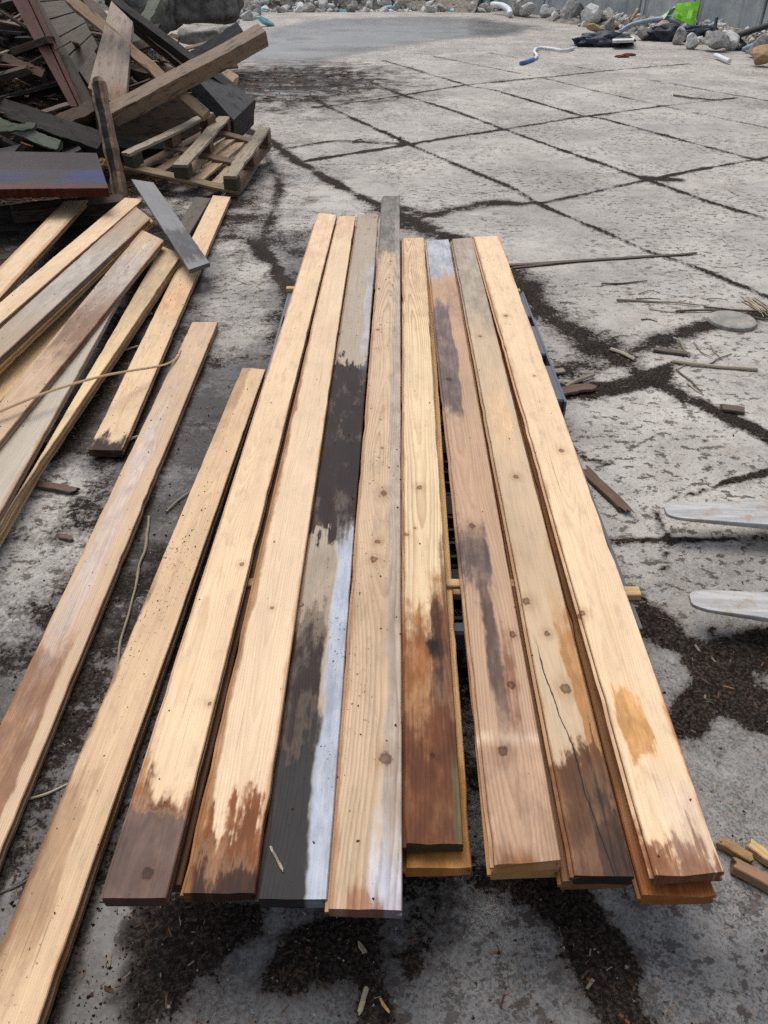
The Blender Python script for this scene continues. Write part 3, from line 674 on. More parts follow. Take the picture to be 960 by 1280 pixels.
slab_quad('plastic_sheet', [at(846, 5, 18.6), at(875, 3, 18.7), at(866, 33, 18.2), at(841, 22, 18.2)], .02, M_GREEN, 'bright green sheet propped against the concrete wall', 'sheet', cuts=4, wob=.04)
slab_quad('plastic_film', [at(828, 20, 18.9), at(850, 3, 19.0), at(846, 8, 18.8), at(830, 26, 18.7)], .012, M_CLEAR, 'pale green film strip hanging left of the bright green sheet', 'film', cuts=3, wob=.1)
def crumple(name, c, s, mat, label, cat, seed, sq):
    bm = bmesh.new(); bmesh.ops.create_icosphere(bm, subdivisions=4, radius=1)
    for v in bm.verts:
        p = v.co; k = 1 + .9 * mnoise.ridged_multi_fractal(p * 1.3 + Vector((seed, 0, 0)), 1, 2, 3, 1, 2) * .5 - .3
        v.co = Vector((p.x * s * sq[0] * k, p.y * s * sq[1] * k, p.z * s * sq[2] * k))
    o = link_mesh(name, bm, mat, smooth=False); o.location = c; return tag(o, label, cat)
crumple('plastic_bag', G(754, 57) + Vector((0, 0, .06)), .42, M_BLACKBAG, 'crumpled black bag lying flat at the edge of the open yard', 'bag', 3, (1.1, .6, .32))
crumple('plastic_sheeting', G(838, 52) + Vector((0, .2, .10)), .34, M_BLACKBAG, 'dark sheeting bunched under the arched blue tube', 'sheet', 5, (1.0, .5, .42))
crumple('plastic_sheeting', G(876, 53) + Vector((0, .2, .10)), .36, M_BLACKBAG, 'dark sheeting draped to the right under the black strip', 'sheet', 8, (1.05, .5, .40))
slab_quad('board_scrap', [G(765, 50, .08), G(792, 48, .08), G(792, 53, .1), G(766, 54, .1)], .04, M_STONE[3], 'white board scrap lying behind the black bag', 'board')
for i, (px, py) in enumerate([(777, 72), (786, 70)]): crumple('rag', G(px, py) + Vector((0, 0, .015)), .075, M_REDRAG, ['faded red rag scrap left on the open concrete', 'dark red brown rag scrap beside the lighter red one'][i], 'rag', 11 + i, (1.3, .7, .3))
for px, py, a, z, lab in [(210, -26, 0, .30, 'huge dark granite boulder behind the timber heap'), ]:
    pass
# granite blocks behind the pile
def block(q, Y, depth, mat, label, seed):
    xs = [p[0] for p in q]; ys = [p[1] for p in q]
    a = at(min(xs), max(ys), Y); b = at(max(xs), max(ys), Y); top = at((min(xs) + max(xs)) / 2, min(ys), Y + depth * .3)
    w = (b - a).length; h = top.z - a.z; bm = bmesh.new(); bmesh.ops.create_cube(bm, size=1); bmesh.ops.subdivide_edges(bm, edges=bm.edges, cuts=9, use_grid_fill=True)
    for v in bm.verts:
        p = v.co * 2; rr = (abs(p.x) ** 5 + abs(p.y) ** 5 + abs(p.z) ** 5) ** .2; p = p / max(rr, .3) * .5
        p = p * (1 + .13 * mnoise.fractal(p * 3 + Vector((seed, 0, 0)), 1, 2, 4)); v.co = Vector((p.x * w, p.y * depth, p.z * h))
    o = link_mesh('granite_block', bm, mat, smooth=True); o.location = (a + b) / 2 + Vector((0, depth / 2, h / 2)); return tag(o, label, 'boulder')
block([(206, -24), (294, 33)], 12.6, 1.1, M_BOULD, 'huge dark granite block behind the timber heap', 4)
block([(221, 33), (276, 58)], 11.6, .9, M_LEDGE, 'pale granite block under the huge dark one', 9)
block([(150, -20), (215, 45)], 12.2, 1.1, M_BOULD, 'dark rough block half hidden behind the crossed timbers', 14)
# ------------------------------------------------------------------ boards and timbers: one builder, corner points in metres
def profile(t, edge):
    c = .0022; p = [(-1, c, 0), (-.6, 0, 0), (-.2, 0, 0), (.2, 0, 0), (.6, 0, 0), (1, -c, 0), (1, 0, -c)]
    if edge: p += [(1, 0, -t * .36), (1, -.008, -t * .38), (1, -.008, -t * .62), (1, 0, -t * .64)]
    p += [(1, 0, -t + c), (1, -c, -t), (0, 0, -t), (-1, c, -t), (-1, 0, -t + c)]
    if edge: p += [(-1, 0, -t * .64), (-1, -.007, -t * .61), (-1, -.007, -t * .39), (-1, 0, -t * .36)]
    p += [(-1, 0, -c)]
    return p
_bs = [0]
def board(name, q, t, mat, label=None, cat='plank', group=None, edge=False, rag=(.003, .003), bow=.004, rough=.0008, parent=None, seg=None):
    """q: top face corners, far left, far right, near right, near left, as world points"""
    _bs[0] += 1; sd = _bs[0] * 3.7; seg = seg or (64 if name == 'plank' else 26)
    tl, tr, br, bl = [Vector(v) for v in q]
    near_, far_ = (bl + br) / 2, (tl + tr) / 2
    nrm = (tr - bl).cross(tl - br).normalized()
    M = frame(near_, far_, nrm); Mi = M.inverted()
    ltl, ltr, lbr, lbl = Mi @ tl, Mi @ tr, Mi @ br, Mi @ bl
    pr = profile(t, edge); bm = bmesh.new(); rings = []
    for i in range(seg + 1):
        v = i / seg; ring = []
        bx = rough * 2.2 * mnoise.noise(Vector((sd, v * 6, 1))) + (.0035 * mnoise.noise(Vector((sd, v * 1.7, 17))) if name == 'plank' else 0) ; bz = bow * mnoise.noise(Vector((sd, v * 2.2, 9)))
        for k, (s, dx, z) in enumerate(pr):
            f = (s + 1) / 2; p = (lbl.lerp(lbr, f)).lerp(ltl.lerp(ltr, f), v)
            e = 0
            if i in (0, seg): e = (rag[0] if i == 0 else rag[1]) * mnoise.noise(Vector((sd + i, s * 5, z * 60))) * (1 if i == 0 else -1) * 1.6
            nk = 0
            if abs(s) == 1 and name == 'plank': nk = -s * max(0, mnoise.noise(Vector((sd + s * 9, v * 46, 4))) - .22) * .0085
            ring.append(bm.verts.new((p.x + dx + nk + bx + rough * mnoise.noise(Vector((s * 3 + sd, v * 30, z * 40))), p.y + e, p.z + z + bz)))
        rings.append(ring)
    n_ = len(pr)
    for a, b in zip(rings, rings[1:]):
        for k in range(n_): bm.faces.new((a[k], a[(k + 1) % n_], b[(k + 1) % n_], b[k]))
    bm.faces.new(rings[0]); bm.faces.new(rings[-1][::-1])
    o = link_mesh(name, bm, mat); o.matrix_world = M
    if parent is not None:
        o.parent = parent; o.matrix_parent_inverse = parent.matrix_basis.inverted()
    if label: tag(o, label, cat, group)
    return o
def axis_board(name, a, b, w, t, nrm, mat, label=None, cat='beam', group=None, w2=None, **k):
    if w > .05: k.setdefault('rough', .0065)
    """a..b: middle of the upper face along the grain"""
    a, b, nrm = Vector(a), Vector(b), Vector(nrm); x = (b - a).normalized().cross(nrm).normalized(); w2 = w2 or w
    return board(name, [b - x * w2 / 2, b + x * w2 / 2, a + x * w / 2, a - x * w / 2], t, mat, label, cat, group, **k)

# woods of the heap
W_CHAR = [wood('charred_wood_%s' % s, base=b, late=l, grey=.3, greycol=g, contrast=.9, dirt=.3, rough=.8, enda=.2, bump=1.0, freq=120, mould=.75, mouldcol=(20, 19, 19)) for s, b, l, g in
          (('black', (62, 57, 53), (22, 20, 20), (74, 71, 69)), ('brown', (90, 70, 54), (36, 28, 23), (92, 84, 76)), ('slate', (72, 72, 74), (38, 38, 40), (88, 88, 90)))]
W_OLD = wood('weathered_brown_wood', (146, 114, 84), (86, 62, 44), .35, (130, 122, 112), .5, dirt=.7, enda=.5)
W_OLD2 = wood('old_dark_brown_wood', (106, 78, 58), (60, 42, 32), .3, (104, 96, 90), .5, dirt=.7, enda=.4)
W_TAN = wood('dirty_tan_wood', (188, 150, 108), (126, 92, 62), .25, (150, 140, 126), .45, dirt=.8)
W_GREYP = wood('silvered_panel_wood', (96, 84, 70), (50, 44, 38), .5, (100, 95, 86), .5, dirt=.7)
W_RED = wood('red_brown_paint_wood', (104, 60, 48), (70, 40, 34), .15, (110, 92, 84), .3, dirt=.5)
W_GREEN = wood('mossy_wood', (104, 108, 88), (66, 70, 56), .5, (112, 118, 106), .4, dirt=.6)
W_PALL = wood('muddy_pallet_wood', (158, 136, 106), (100, 82, 62), .45, (142, 134, 120), .45, dirt=1.0, half=.06)
W_PALLD = wood('damp_pallet_wood', (120, 84, 60), (74, 50, 38), .2, (120, 110, 100), .4, dirt=.9)
W_PALLB = wood('shaded_block_wood', (66, 60, 46), (40, 38, 28), .4, (76, 78, 62), .4, dirt=.9, enda=.0)  # darker green-brown for the front blocks, their shade put into the colour
W_PALLF = wood('green_edged_pallet_wood', (146, 116, 84), (92, 72, 50), .3, (84, 88, 62), .4, dirt=.9)
W_SPLIT = wood('split_bark_wood', (150, 116, 84), (56, 42, 34), .2, (120, 110, 104), .8, dirt=.6, freq=140, stains=[(.1, 1.3, -.7, .35, (40, 34, 32), .95, .2, .3, 0)], half=.05)
W_FACE = wood('scuffed_light_board', (196, 170, 144), (140, 108, 84), .35, (168, 158, 150), .4, dirt=.5, half=.17, stains=[(.42, .66, -1.2, 1.2, (96, 84, 78), .75, .12, .1, 0), (-.1, .14, -1.2, 1.2, (170, 124, 84), .6, .05, .1, 0)])
W_BLUE = wood('blue_sheen_board', (44, 31, 29), (20, 15, 16), .2, (72, 68, 74), .9, dirt=.5, rough=.42, enda=.1, half=.36, spec=.13, stains=[(.85, 1.22, .05, .86, (26, 48, 104), .8, .10, -.2, 0), (.3, .62, .3, .9, (26, 40, 84), .7, .12, -.2, 0), (-1, 9, .97, 1.6, (74, 34, 26), .95, .1, .1, 0)])  # blue patches put the sky's reflection into the board's colour

# dark rotten debris the timbers lie on
def heap():
    bm = bmesh.new(); N, K = 70, 80; g = []
    for i in range(N + 1):
        row = []
        for j in range(K + 1):
            x = -8 + 6.6 * i / N; y = 5.7 + 7.4 * j / K
            r2 = ((x + 4.6) / 2.9) ** 2 + ((y - 9.0) / 2.9) ** 2
            h = 1.05 * max(0, 1 - r2) ** .8 + .06 * mnoise.fractal(Vector((x * 2.5, y * 2.5, 3)), 1, 2, 4) - (.09 if r2 > .9 else 0)
            row.append(bm.verts.new((x, y, h if r2 < 1.15 else -.15)))
        g.append(row)
    for a, b in zip(g, g[1:]):
        for k in range(K): bm.faces.new((a[k], a[k + 1], b[k + 1], b[k]))
    return bm
M_HEAP = rough_mat('rotten_debris', (30, 26, 24), (58, 46, 38), 14, dark=(22, 20, 19), bump=1.0, dist=.03)
tag(link_mesh('debris_heap', heap(), M_HEAP, smooth=True), 'dark rotten debris and soil filling the heap of timbers', 'debris', kind='stuff')
# loose dark offcuts jammed in the heap
rp = random.Random(5)
for i in range(130):
    x = rp.uniform(-6.2, -2.2); y = rp.uniform(6.5, 10.5); r2 = ((x + 4.6) / 2.9) ** 2 + ((y - 9.0) / 2.9) ** 2
    if r2 > .92: continue
    z = 1.05 * max(0, 1 - r2) ** .8 + rp.uniform(-.02, .14); an = rp.uniform(0, 6.28); L = rp.uniform(.4, 1.3); el = rp.uniform(-.35, .35)
    d = Vector((math.cos(an) * math.cos(el), math.sin(an) * math.cos(el), math.sin(el)))
    c = Vector((x, y, z)); axis_board('timber_offcut', c - d * L / 2, c + d * L / 2, rp.uniform(.05, .16), rp.uniform(.025, .08), Vector((rp.uniform(-.5, .5), rp.uniform(-.6, .2), 1)), rp.choice([W_CHAR[0], W_CHAR[0], W_CHAR[1], W_CHAR[1], W_OLD2]),
        'short dark timber offcut jammed into the heap', 'offcut', 'dark offcuts jammed in the heap', rag=(.02, .03), seg=6)

for i in range(80):
    x = rp.uniform(-6.0, -2.3); y = rp.uniform(6.6, 9.8); r2 = ((x + 4.6) / 2.9) ** 2 + ((y - 9.0) / 2.9) ** 2
    if r2 > .95: continue
    z = 1.05 * max(0, 1 - r2) ** .8 + rp.uniform(.05, .2); an = rp.uniform(0, 6.28); L = rp.uniform(.35, 1.1); el = rp.uniform(-.45, .45)
    d = Vector((math.cos(an) * math.cos(el), math.sin(an) * math.cos(el), math.sin(el))); c = Vector((x, y, z))
    axis_board('lath', c - d * L / 2, c + d * L / 2, rp.uniform(.02, .055), rp.uniform(.008, .02), Vector((rp.uniform(-.5, .5), rp.uniform(-.6, .2), 1)), rp.choice([W_OLD2, W_OLD, W_RED, W_CHAR[1]]),
        'thin broken brown lath poking out of the heap', 'lath', 'broken laths in the heap', rag=(.03, .04), seg=6)
A = at
def bY(name, label, a, b, w, t, nrm, mat, cat='beam', **k): return axis_board(name, A(*a), A(*b), w, t, nrm, mat, label, cat, **k)
CAMN = (0, -.75, .65)
# leaning planked panel: red edge, silvered stile, cross boards
pe = empty('planked_panel', A(103, 133, 7.25)); tag(pe, 'big weathered planked panel with a red brown edge leaning back on the heap', 'panel')
bpy.context.view_layer.update()
board('red_edge', [A(-18, -60, 8.3), A(6, -60, 8.3), A(97, 133, 7.2), A(88, 133, 7.2)], .06, W_RED, parent=pe)
board('red_edge', [A(8, -60, 8.34), A(17, -60, 8.34), A(103, 132, 7.24), A(98, 132, 7.24)], .05, W_RED, parent=pe)
board('stile', [A(-2, -60, 8.4), A(16, -60, 8.4), A(118, 128, 7.3), A(98, 132, 7.3)], .05, W_GREYP, parent=pe, rag=(.02, .02))
def lp(t, s, dy=0.0):
    a = A(6, -60, 8.5).lerp(A(97, 100, 7.5), t); b = A(70, -40, 8.6).lerp(A(124, 62, 7.75), t); return a.lerp(b, s)
for k in range(7):
    t0, t1 = k / 7 + .004, (k + 1) / 7 - .004
    board('cross_board', [lp(t0, 0), lp(t1, 0), lp(t1, 1), lp(t0, 1)], .03, W_GREYP, parent=pe, seg=8)
board('cross_board', [A(100, 92, 7.5), A(118, 118, 7.32), A(134, 92, 7.5), A(118, 66, 7.72)], .03, W_GREYP, parent=pe, seg=8)
# timbers one can pick out
board('board', [A(139, 1, 7.75), A(166, 27, 7.6), A(156, 137, 6.95), A(110, 109, 7.0)], .09, W_FACE, 'pale scuffed wide board standing on end among the dark timbers', 'board', rag=(.01, .004))
bY('beam', 'tan squared batten slanting across the pale scuffed board', (84, -6, 7.7), (257, 142, 7.05), .085, .07, CAMN, W_TAN)
bY('beam', 'thick squared brown beam with a clean sawn end jutting to the right', (135, 137, 6.8), (327, 34, 7.5), .13, .13, (0, -.45, .9), W_OLD, rag=(.01, .004))
bY('beam', 'brown beam lying low behind the splintered post', (62, 156, 7.0), (128, 127, 7.25), .11, .10, CAMN, W_OLD2)
bY('beam', 'long black charred beam slanting down to the right end of the heap', (134, -8, 8.6), (316, 128, 7.9), .085, .09, (.3, -.5, .8), W_CHAR[0])
bY('beam', 'second black charred batten running just under the long charred beam', (150, 14, 8.75), (252, 98, 8.25), .06, .08, (.3, -.5, .8), W_CHAR[1])
bY('beam', 'grey green short beam crossing behind the thick brown beam', (226, 80, 8.5), (300, 33, 8.8), .11, .09, CAMN, W_CHAR[2])
board('slab', [A(238, 90, 8.1), A(262, 78, 8.3), A(318, 125, 7.85), A(292, 150, 7.5)], .24, W_CHAR[2], 'thick slate grey timber slab lying under the charred beam', 'slab', rag=(.01, .01))
bY('timber', 'wide charred timber lying level behind the broken pallet', (120, 150, 7.15), (252, 148, 7.5), .34, .16, (0, -.9, .45), W_CHAR[1], 'beam')
bY('timber', 'narrow charred timber at the foot of the wide charred one', (135, 176, 6.85), (215, 180, 7.0), .10, .10, (0, -.7, .7), W_CHAR[0], 'beam')
bY('log', 'long cracked charcoal black log pointing out of the left edge', (-60, 112, 7.3), (128, 176, 6.75), .17, .15, (0, -.6, .8), W_CHAR[0], 'log', rough=.006)
bY('beam', 'short red brown batten at the left edge above the black log', (-20, 62, 7.6), (54, 92, 7.45), .075, .06, CAMN, W_OLD2)
bY('board', 'mossy green board end under the black log', (-10, 150, 6.9), (72, 182, 6.6), .09, .03, CAMN, W_GREEN, 'board', rag=(.01, .03))
bY('board', 'grey green short board lying level over the mossy one', (-20, 164, 6.75), (42, 156, 6.75), .055, .025, CAMN, W_GREEN, 'board', rag=(.01, .03))
bY('beam', 'blackened batten at the top left behind the planked panel', (-30, 30, 8.6), (30, 90, 8.0), .12, .08, CAMN, W_CHAR[2])
bY('beam', 'dark batten slanting from the planked panel towards the pale board', (98, -12, 8.5), (150, 40, 8.0), .08, .06, CAMN, W_OLD2)
bY('beam', 'mossy green rail rising behind the long charred beam', (165, 58, 8.7), (196, -6, 9.2), .11, .06, CAMN, W_GREEN)
bY('lath', 'thin brown lath lying across the stones right of the heap', (232, 60, 8.6), (262, 52, 8.7), .03, .02, CAMN, W_TAN, 'lath', seg=6)
bY('lath', 'short pale lath sticking out above the thick brown beam', (210, 47, 9.0), (221, 52, 8.8), .04, .02, CAMN, W_TAN, 'lath', seg=6)
bY('block', 'tan wood block on the ground at the right tip of the heap', (274, 104, 8.6), (290, 90, 8.9), .17, .08, (.2, -.6, .7), W_TAN, 'offcut', seg=6)
bY('splinter', 'thin dark splinter on the mud right of the heap', (275, 82, 9.4), (297, 81, 9.4), .05, .03, CAMN, W_OLD2, 'splinter', seg=6, rag=(.02, .02))
# splintered post in front
bm = bmesh.new(); a, b = A(152, 252, 6.22), A(121, 98, 6.8); pts = [a.lerp(b, i / 22) for i in range(23)]
bm_sweep(bm, [(0, (p - a).length, 0) for p in pts], [.058 + .010 * mnoise.noise(Vector((i * .5, 2, 0))) - (.02 if i == 22 else 0) for i in range(23)], 7, .8)
for v in bm.verts: v.co.x += .014 * mnoise.noise(v.co * 6); v.co.z += .014 * mnoise.noise(v.co * 6 + Vector((5, 0, 0)))
o = link_mesh('splintered_post', bm, W_SPLIT); o.matrix_world = frame(a, b, Vector((0, -.8, .5))); tag(o, 'rough splintered post standing in front of the heap beside the blue board', 'post')
# blue-black board
board('board', [G(121, 191, .36), G(135, 235, .33), G(-60, 237, .33), G(-60, 188, .36)], .055, W_BLUE, 'dark board with a blue sky sheen in its colour and a red edge propped level in front of the heap', 'board', edge=False, bow=.002)
for i, (px, py, z) in enumerate([(20, 262, .12), (85, 256, .14), (50, 280, .02), (110, 275, .02)]):
    c = G(px, py, z); axis_board('timber_offcut', c - Vector((.35, .1, 0)), c + Vector((.35, rp.uniform(-.1, .2), .02)), .10, .08, (0, -.3, 1), W_CHAR[i % 2], 'charred offcut in the dark gap under the blue board', 'offcut', 'charred offcuts under the blue board', seg=6, rag=(.02, .02))
# ---- broken pallet, upside down
RW = [((158, 191, .30), (262, 140, .40)), ((224, 206, .23), (281, 145, .34)), ((287, 220, .17), (331, 159, .28))]
F_ = [G(*f) for f, b in RW]; B_ = [G(*b) for f, b in RW]
pal = empty('wooden_pallet', (F_[2].x, F_[2].y, 0)); tag(pal, 'broken muddy wooden pallet lying upside down at the foot of the heap', 'pallet'); bpy.context.view_layer.update()
for i, (f, b) in enumerate(zip(F_, B_)):
    axis_board('runner_board', f, b, [.085, .115, .10][i], .022, (0, -.1, 1), W_PALL, parent=pal, rag=(.02 if i == 0 else .004, .01), seg=12)
    d = (b - f).normalized()
    for j, s in enumerate((.0, .45, .90)):
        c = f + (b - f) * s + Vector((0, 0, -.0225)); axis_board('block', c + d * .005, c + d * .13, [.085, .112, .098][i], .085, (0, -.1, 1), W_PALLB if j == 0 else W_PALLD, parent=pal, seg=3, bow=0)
dn = Vector((0, .01, -.1085))
for s in (.035, .48, .93):
    a = F_[0].lerp(B_[0], s) + dn; b = F_[2].lerp(B_[2], s) + dn; e = (b - a).normalized() * .05
    axis_board('cross_board', a - e, b + e, .10, .021, (0, -.1, 1), W_PALLF if s < .1 else W_PALLD, parent=pal, seg=12)
for k, s in enumerate((.0, .2, .42, .6, .80, 1.0)):
    a = F_[0].lerp(F_[2], s) + dn * 1.2 + Vector((0, 0, -.003)); b = B_[0].lerp(B_[2], s) + dn * 1.2 + Vector((0, 0, -.003))
    axis_board('deck_board', a, b, .10, .021, (0, -.1, 1), W_TAN if k in (2, 3, 4) else W_PALLD, parent=pal, seg=10)

# ------------------------------------------------------------------ fan of used boards on the left
def quadG(tl, tr, br, bl, zf, zn): return [G(*tl, zf), G(*tr, zf), G(*br, zn), G(*bl, zn)]
def ext(p, q, y):
    """the point of the edge line p->q at pixel row y"""
    return (p[0] + (q[0] - p[0]) * (y - p[1]) / (q[1] - p[1]), y)
FG = 'used boards fanned out from the heap'
def fan(label, tl, l2, tr, r2, ynear, zf, zn, t, mat, edge=True, **k):
    return board('plank', quadG(tl, tr, ext(tr, r2, ynear), ext(tl, l2, ynear), zf, zn), t, mat, label, 'plank', FG, edge=edge, **k)
LT = (218, 184, 144)
fan('pale plank coming out under the dark blue board, leftmost of the fan', (88, 243), (0, 333), (117, 243), (0, 372), 560, .16, .14, .03, wood('fan_pale_a', LT, dirt=.4, knots=.1, stains=[(.5, 1.6, -.5, .6, (206, 158, 120), .5, .3, .3, 0)]))
fan('pale plank with one dark knot lying against the grey brown plank of the fan', (156, 247), (0, 378), (179, 249), (0, 404), 560, .17, .15, .03, wood('fan_pale_b', (218, 184, 142), dirt=.5, knots=.25, half=.07))
fan('grey brown dirty plank with a yellow edge, topmost in the left of the fan', (170, 258), (0, 411), (188, 273), (0, 447), 620, .17, .15, .028, wood('fan_greybrown', (176, 146, 112), (116, 90, 68), .4, (156, 148, 138), .4, dirt=.6, half=.07, stains=[(1.5, 2.6, -1.2, 1.2, (176, 170, 162), .6, .3, .3, 0)]))
fan('yellow plank directly under the grey brown plank of the fan', (174, 262), (4, 418), (192, 276), (0, 458), 620, .14, .12, .03, wood('fan_yellow_under', (214, 164, 100), dirt=.3, knots=.1))
fan('yellow plank with a grey white far end lying low between the fan boards', (158, 303), (0, 464), (180, 303), (0, 502), 640, .05, .05, .03, wood('fan_low_yellow', (220, 182, 124), dirt=.5, half=.08, stains=[(1.7, 4.0, -1.2, 1.2, (184, 180, 172), .85, .3, .3, 0)]))
fan('pale plank at the bottom right of the fan, nearest the open ground', (203, 308), (64, 545), (227, 318), (7, 640), 760, .09, .09, .028, wood('fan_bottom_pale', (224, 190, 138), dirt=.6, knots=.25, half=.08, stains=[(2.0, 3.2, -1.2, 1.2, (160, 136, 108), .55, .4, .4, 0)]))
fan('weathered plank edge stacked under the bottom right plank of the fan', (207, 310), (70, 548), (230, 321), (11, 642), 760, .058, .058, .026, wood('fan_under_a', (190, 148, 100), dirt=.8, half=.08))
fan('grey plank lying askew on the bottom right plank of the fan', (126, 362), (-40, 600), (154, 364), (0, 641), 780, .12, .12, .026, wood('fan_grey_askew', (190, 172, 146), (140, 118, 92), .55, (172, 166, 156), .35, dirt=.5, half=.08))
fan('muddy plank with black crumbs on it, topmost in the right of the fan', (177, 287), (0, 503), (205, 300), (0, 552), 760, .15, .15, .028, wood('fan_muddy', (202, 164, 122), (136, 98, 70), .2, (168, 158, 146), .4, dirt=1.25, half=.07, stains=[(1.55, 2.3, -.9, 1.1, (112, 74, 58), .7, .25, .4, 0), (2.2, 3.0, -1.2, 1.2, (178, 166, 150), .7, .3, .3, 0)]))
board('plank', quadG((244, 246), (263, 248), (214, 330), (192, 330), .05, .05), .028, W_GREYP, 'dull grey plank end beside the pale plank under the pallet', 'plank')
board('plank', quadG((266, 244), (288, 246), (152, 563), (110, 562), .05, .05), .03, wood('under_pallet_pale', (220, 184, 140), dirt=.9, knots=.3, half=.075, stains=[(-.1, .10, -1.2, 1.2, (60, 44, 36), .95, .04, .25, 0), (1.3, 1.7, -1, .9, (196, 142, 96), .5, .2, .3, 0)]), 'pale short plank with a blackened near end running out from under the pallet', 'plank', edge=True)
board('plank', quadG((164, 224), (192, 228), (262, 328), (236, 337), .24, .135), .024, wood('wet_grey_plank', (104, 102, 100), (70, 68, 68), .6, (134, 134, 136), .35, dirt=.3, half=.065, rough=.42, endcol=(40, 38, 36), stains=[(.12, .62, -1.2, 1.2, (58, 56, 58), .8, .08, .25, .6)]), 'wet dark grey plank lying crosswise over the fan boards', 'plank')
# bent lath
lpts = [(-40, 532, .17), (0, 514, .185), (60, 490, .185), (120, 472, .18), (160, 464, .14), (191, 459, .10), (208, 455, .07), (220, 448, .05), (226, 438, .045)]
pts = smooth_path([G(*p) for p in lpts], 6); bm = bmesh.new(); bm_sweep(bm, pts, [.0085] * 30 + [.0085 - .004 * i / (len(pts) - 31) for i in range(len(pts) - 30)], 6, .5)
tag(link_mesh('lath', bm, wood('bent_lath_wood', (176, 140, 100), dirt=.2)), 'thin bent strip of wood curving over the fan boards', 'lath')

# two long single planks on the ground
L1 = ((240, 402), (0, 908)), ((272, 402), (28, 1000))
board('plank', quadG((240, 402), (272, 402), ext(*L1[1], 1330), ext(*L1[0], 1330), .045, .045), .034, wood('long_pink_tan', (206, 168, 124), (158, 120, 84), .2, (180, 168, 160), .38, knots=.12, dirt=.65, half=.068,
    stains=[(-.2, 1.02, -1.2, .5, (134, 84, 50), .8, .16, .5, .2), (1.0, 2.3, -.7, .2, (204, 188, 176), .45, .3, .8, 0), (3.1, 3.9, -1.2, 1.2, (184, 142, 116), .5, .3, .3, 0)]), 'pinkish tan plank with a brown wet near part lying on the ground', 'plank', edge=True)
L2 = ((303, 460), (0, 1180)), ((332, 462), (46, 1280))
board('plank', quadG((303, 460), (332, 462), ext(*L2[1], 1390), ext(*L2[0], 1390), .06, .06), .045, wood('long_muddy_tan', (220, 180, 134), (170, 130, 90), .15, (176, 160, 140), .4, knots=.2, dirt=1.15, half=.066,
    stains=[(.2, .62, -1.2, .1, (150, 106, 70), .55, .1, .3, 0), (.0, 1.3, -1.2, -.78, (128, 84, 50), .7, .2, .2, 0), (2.2, 2.9, -1.1, -.2, (150, 104, 70), .5, .2, .4, 0), (3.0, 3.6, -1.2, 1.2, (176, 146, 112), .5, .2, .4, 0)]), 'pale tan plank with many mud specks on the ground against the stack', 'plank', edge=True, rag=(.003, .012))

# ------------------------------------------------------------------ the stack: pallets, battens, lower planks, upper planks
M_PLAST = plastic('grey_black_plastic', (80, 86, 98), .42, .5); M_PLASTD = plastic('black_plastic', (24, 25, 28), .5, .4)
def plastic_pallet(x0, x1, y0, y1, label):
    e = empty('plastic_pallet', ((x0 + x1) / 2, (y0 + y1) / 2, 0)); tag(e, label, 'pallet', 'plastic pallets under the plank stack'); bpy.context.view_layer.update()
    Wd, Ld = x1 - x0, y1 - y0; hx, hy = Wd / 2, Ld / 2; zt = .15
    bm = bmesh.new(); nb = 17
    for i in range(nb): bm_box(bm, (-hx + .06 + (Wd - .12) * i / (nb - 1), 0, zt - .014), (.012, Ld - .1, .022))
    for i in range(nb): bm_box(bm, (0, -hy + .06 + (Ld - .12) * i / (nb - 1), zt - .016), (Wd - .1, .012, .024))
    for s in (-.33, 0, .33): bm_box(bm, (0, s * Ld, zt - .012), (Wd - .1, .10, .020))
    link_mesh('deck_grid', bm, M_PLASTD, e)
    bm = bmesh.new()                                  # rim: solid lengths between the hand pockets
    for sx in (-1, 1):
        n_ = 3; gap = .11; ln = (Ld - gap * (n_ - 1) - .06) / n_
        for k in range(n_): bm_box(bm, (sx * (hx - .022), -hy + .03 + ln / 2 + k * (ln + gap), zt - .035), (.044, ln, .072), bevel=.007)
        bm_box(bm, (sx * (hx - .05), 0, zt - .045), (.014, Ld - .04, .06))
        bm_box(bm, (sx * (hx - .001), 0, zt - .036), (.009, Ld - .03, .074))
    for sy in (-1, 1):
        bm_box(bm, (0, sy * (hy - .022), zt - .035), (Wd - .10, .044, .070), bevel=.007)
    link_mesh('rim', bm, M_PLAST, e)
    for ix in (-1, 0, 1):
        for iy in (-1, 0, 1):
            bm = bmesh.new(); bm_box(bm, (ix * (hx - .075), iy * (hy - .09), .046), (.125, .15, .088), bevel=.012); link_mesh('foot', bm, M_PLAST, e)
    for ix in (-1, 0, 1):
        bm = bmesh.new(); bm_box(bm, (ix * (hx - .075), 0, .010), (.115, Ld - .06, .018), bevel=.004); link_mesh('skid', bm, M_PLASTD, e)
plastic_pallet(-.47, .678, 1.40, 2.54, 'grey black plastic pallet under the near half of the plank stack')
plastic_pallet(-.49, .715, 2.63, 3.83, 'grey black plastic pallet under the far half of the plank stack')
W_BATT = wood('batten_wood', (206, 164, 108), (150, 110, 66), 0, dirt=.3, half=.02)
def batten(a, b, z, label, w=.035, t=.022): axis_board('batten', a, b, w, t, (0, 0, 1), W_BATT, label, 'batten', 'battens between the plank layers', seg=10, bow=0)
batten(G(305, 737, .172), G(800, 738, .172), .172, 'pale batten under the lower planks, nearest to us and poking out on the right', .036)
batten(G(300, 727, .218), G(690, 728, .218), .218, 'pale batten between the two plank layers at the middle of the stack', .03, .014)
batten(G(350, 468, .172), G(668, 470, .172), .172, 'pale batten under the lower planks in the middle of the far pallet')
batten(G(358, 359, .172), G(650, 362, .172), .172, 'pale batten under the far ends of the stacked planks')
ZT = .25
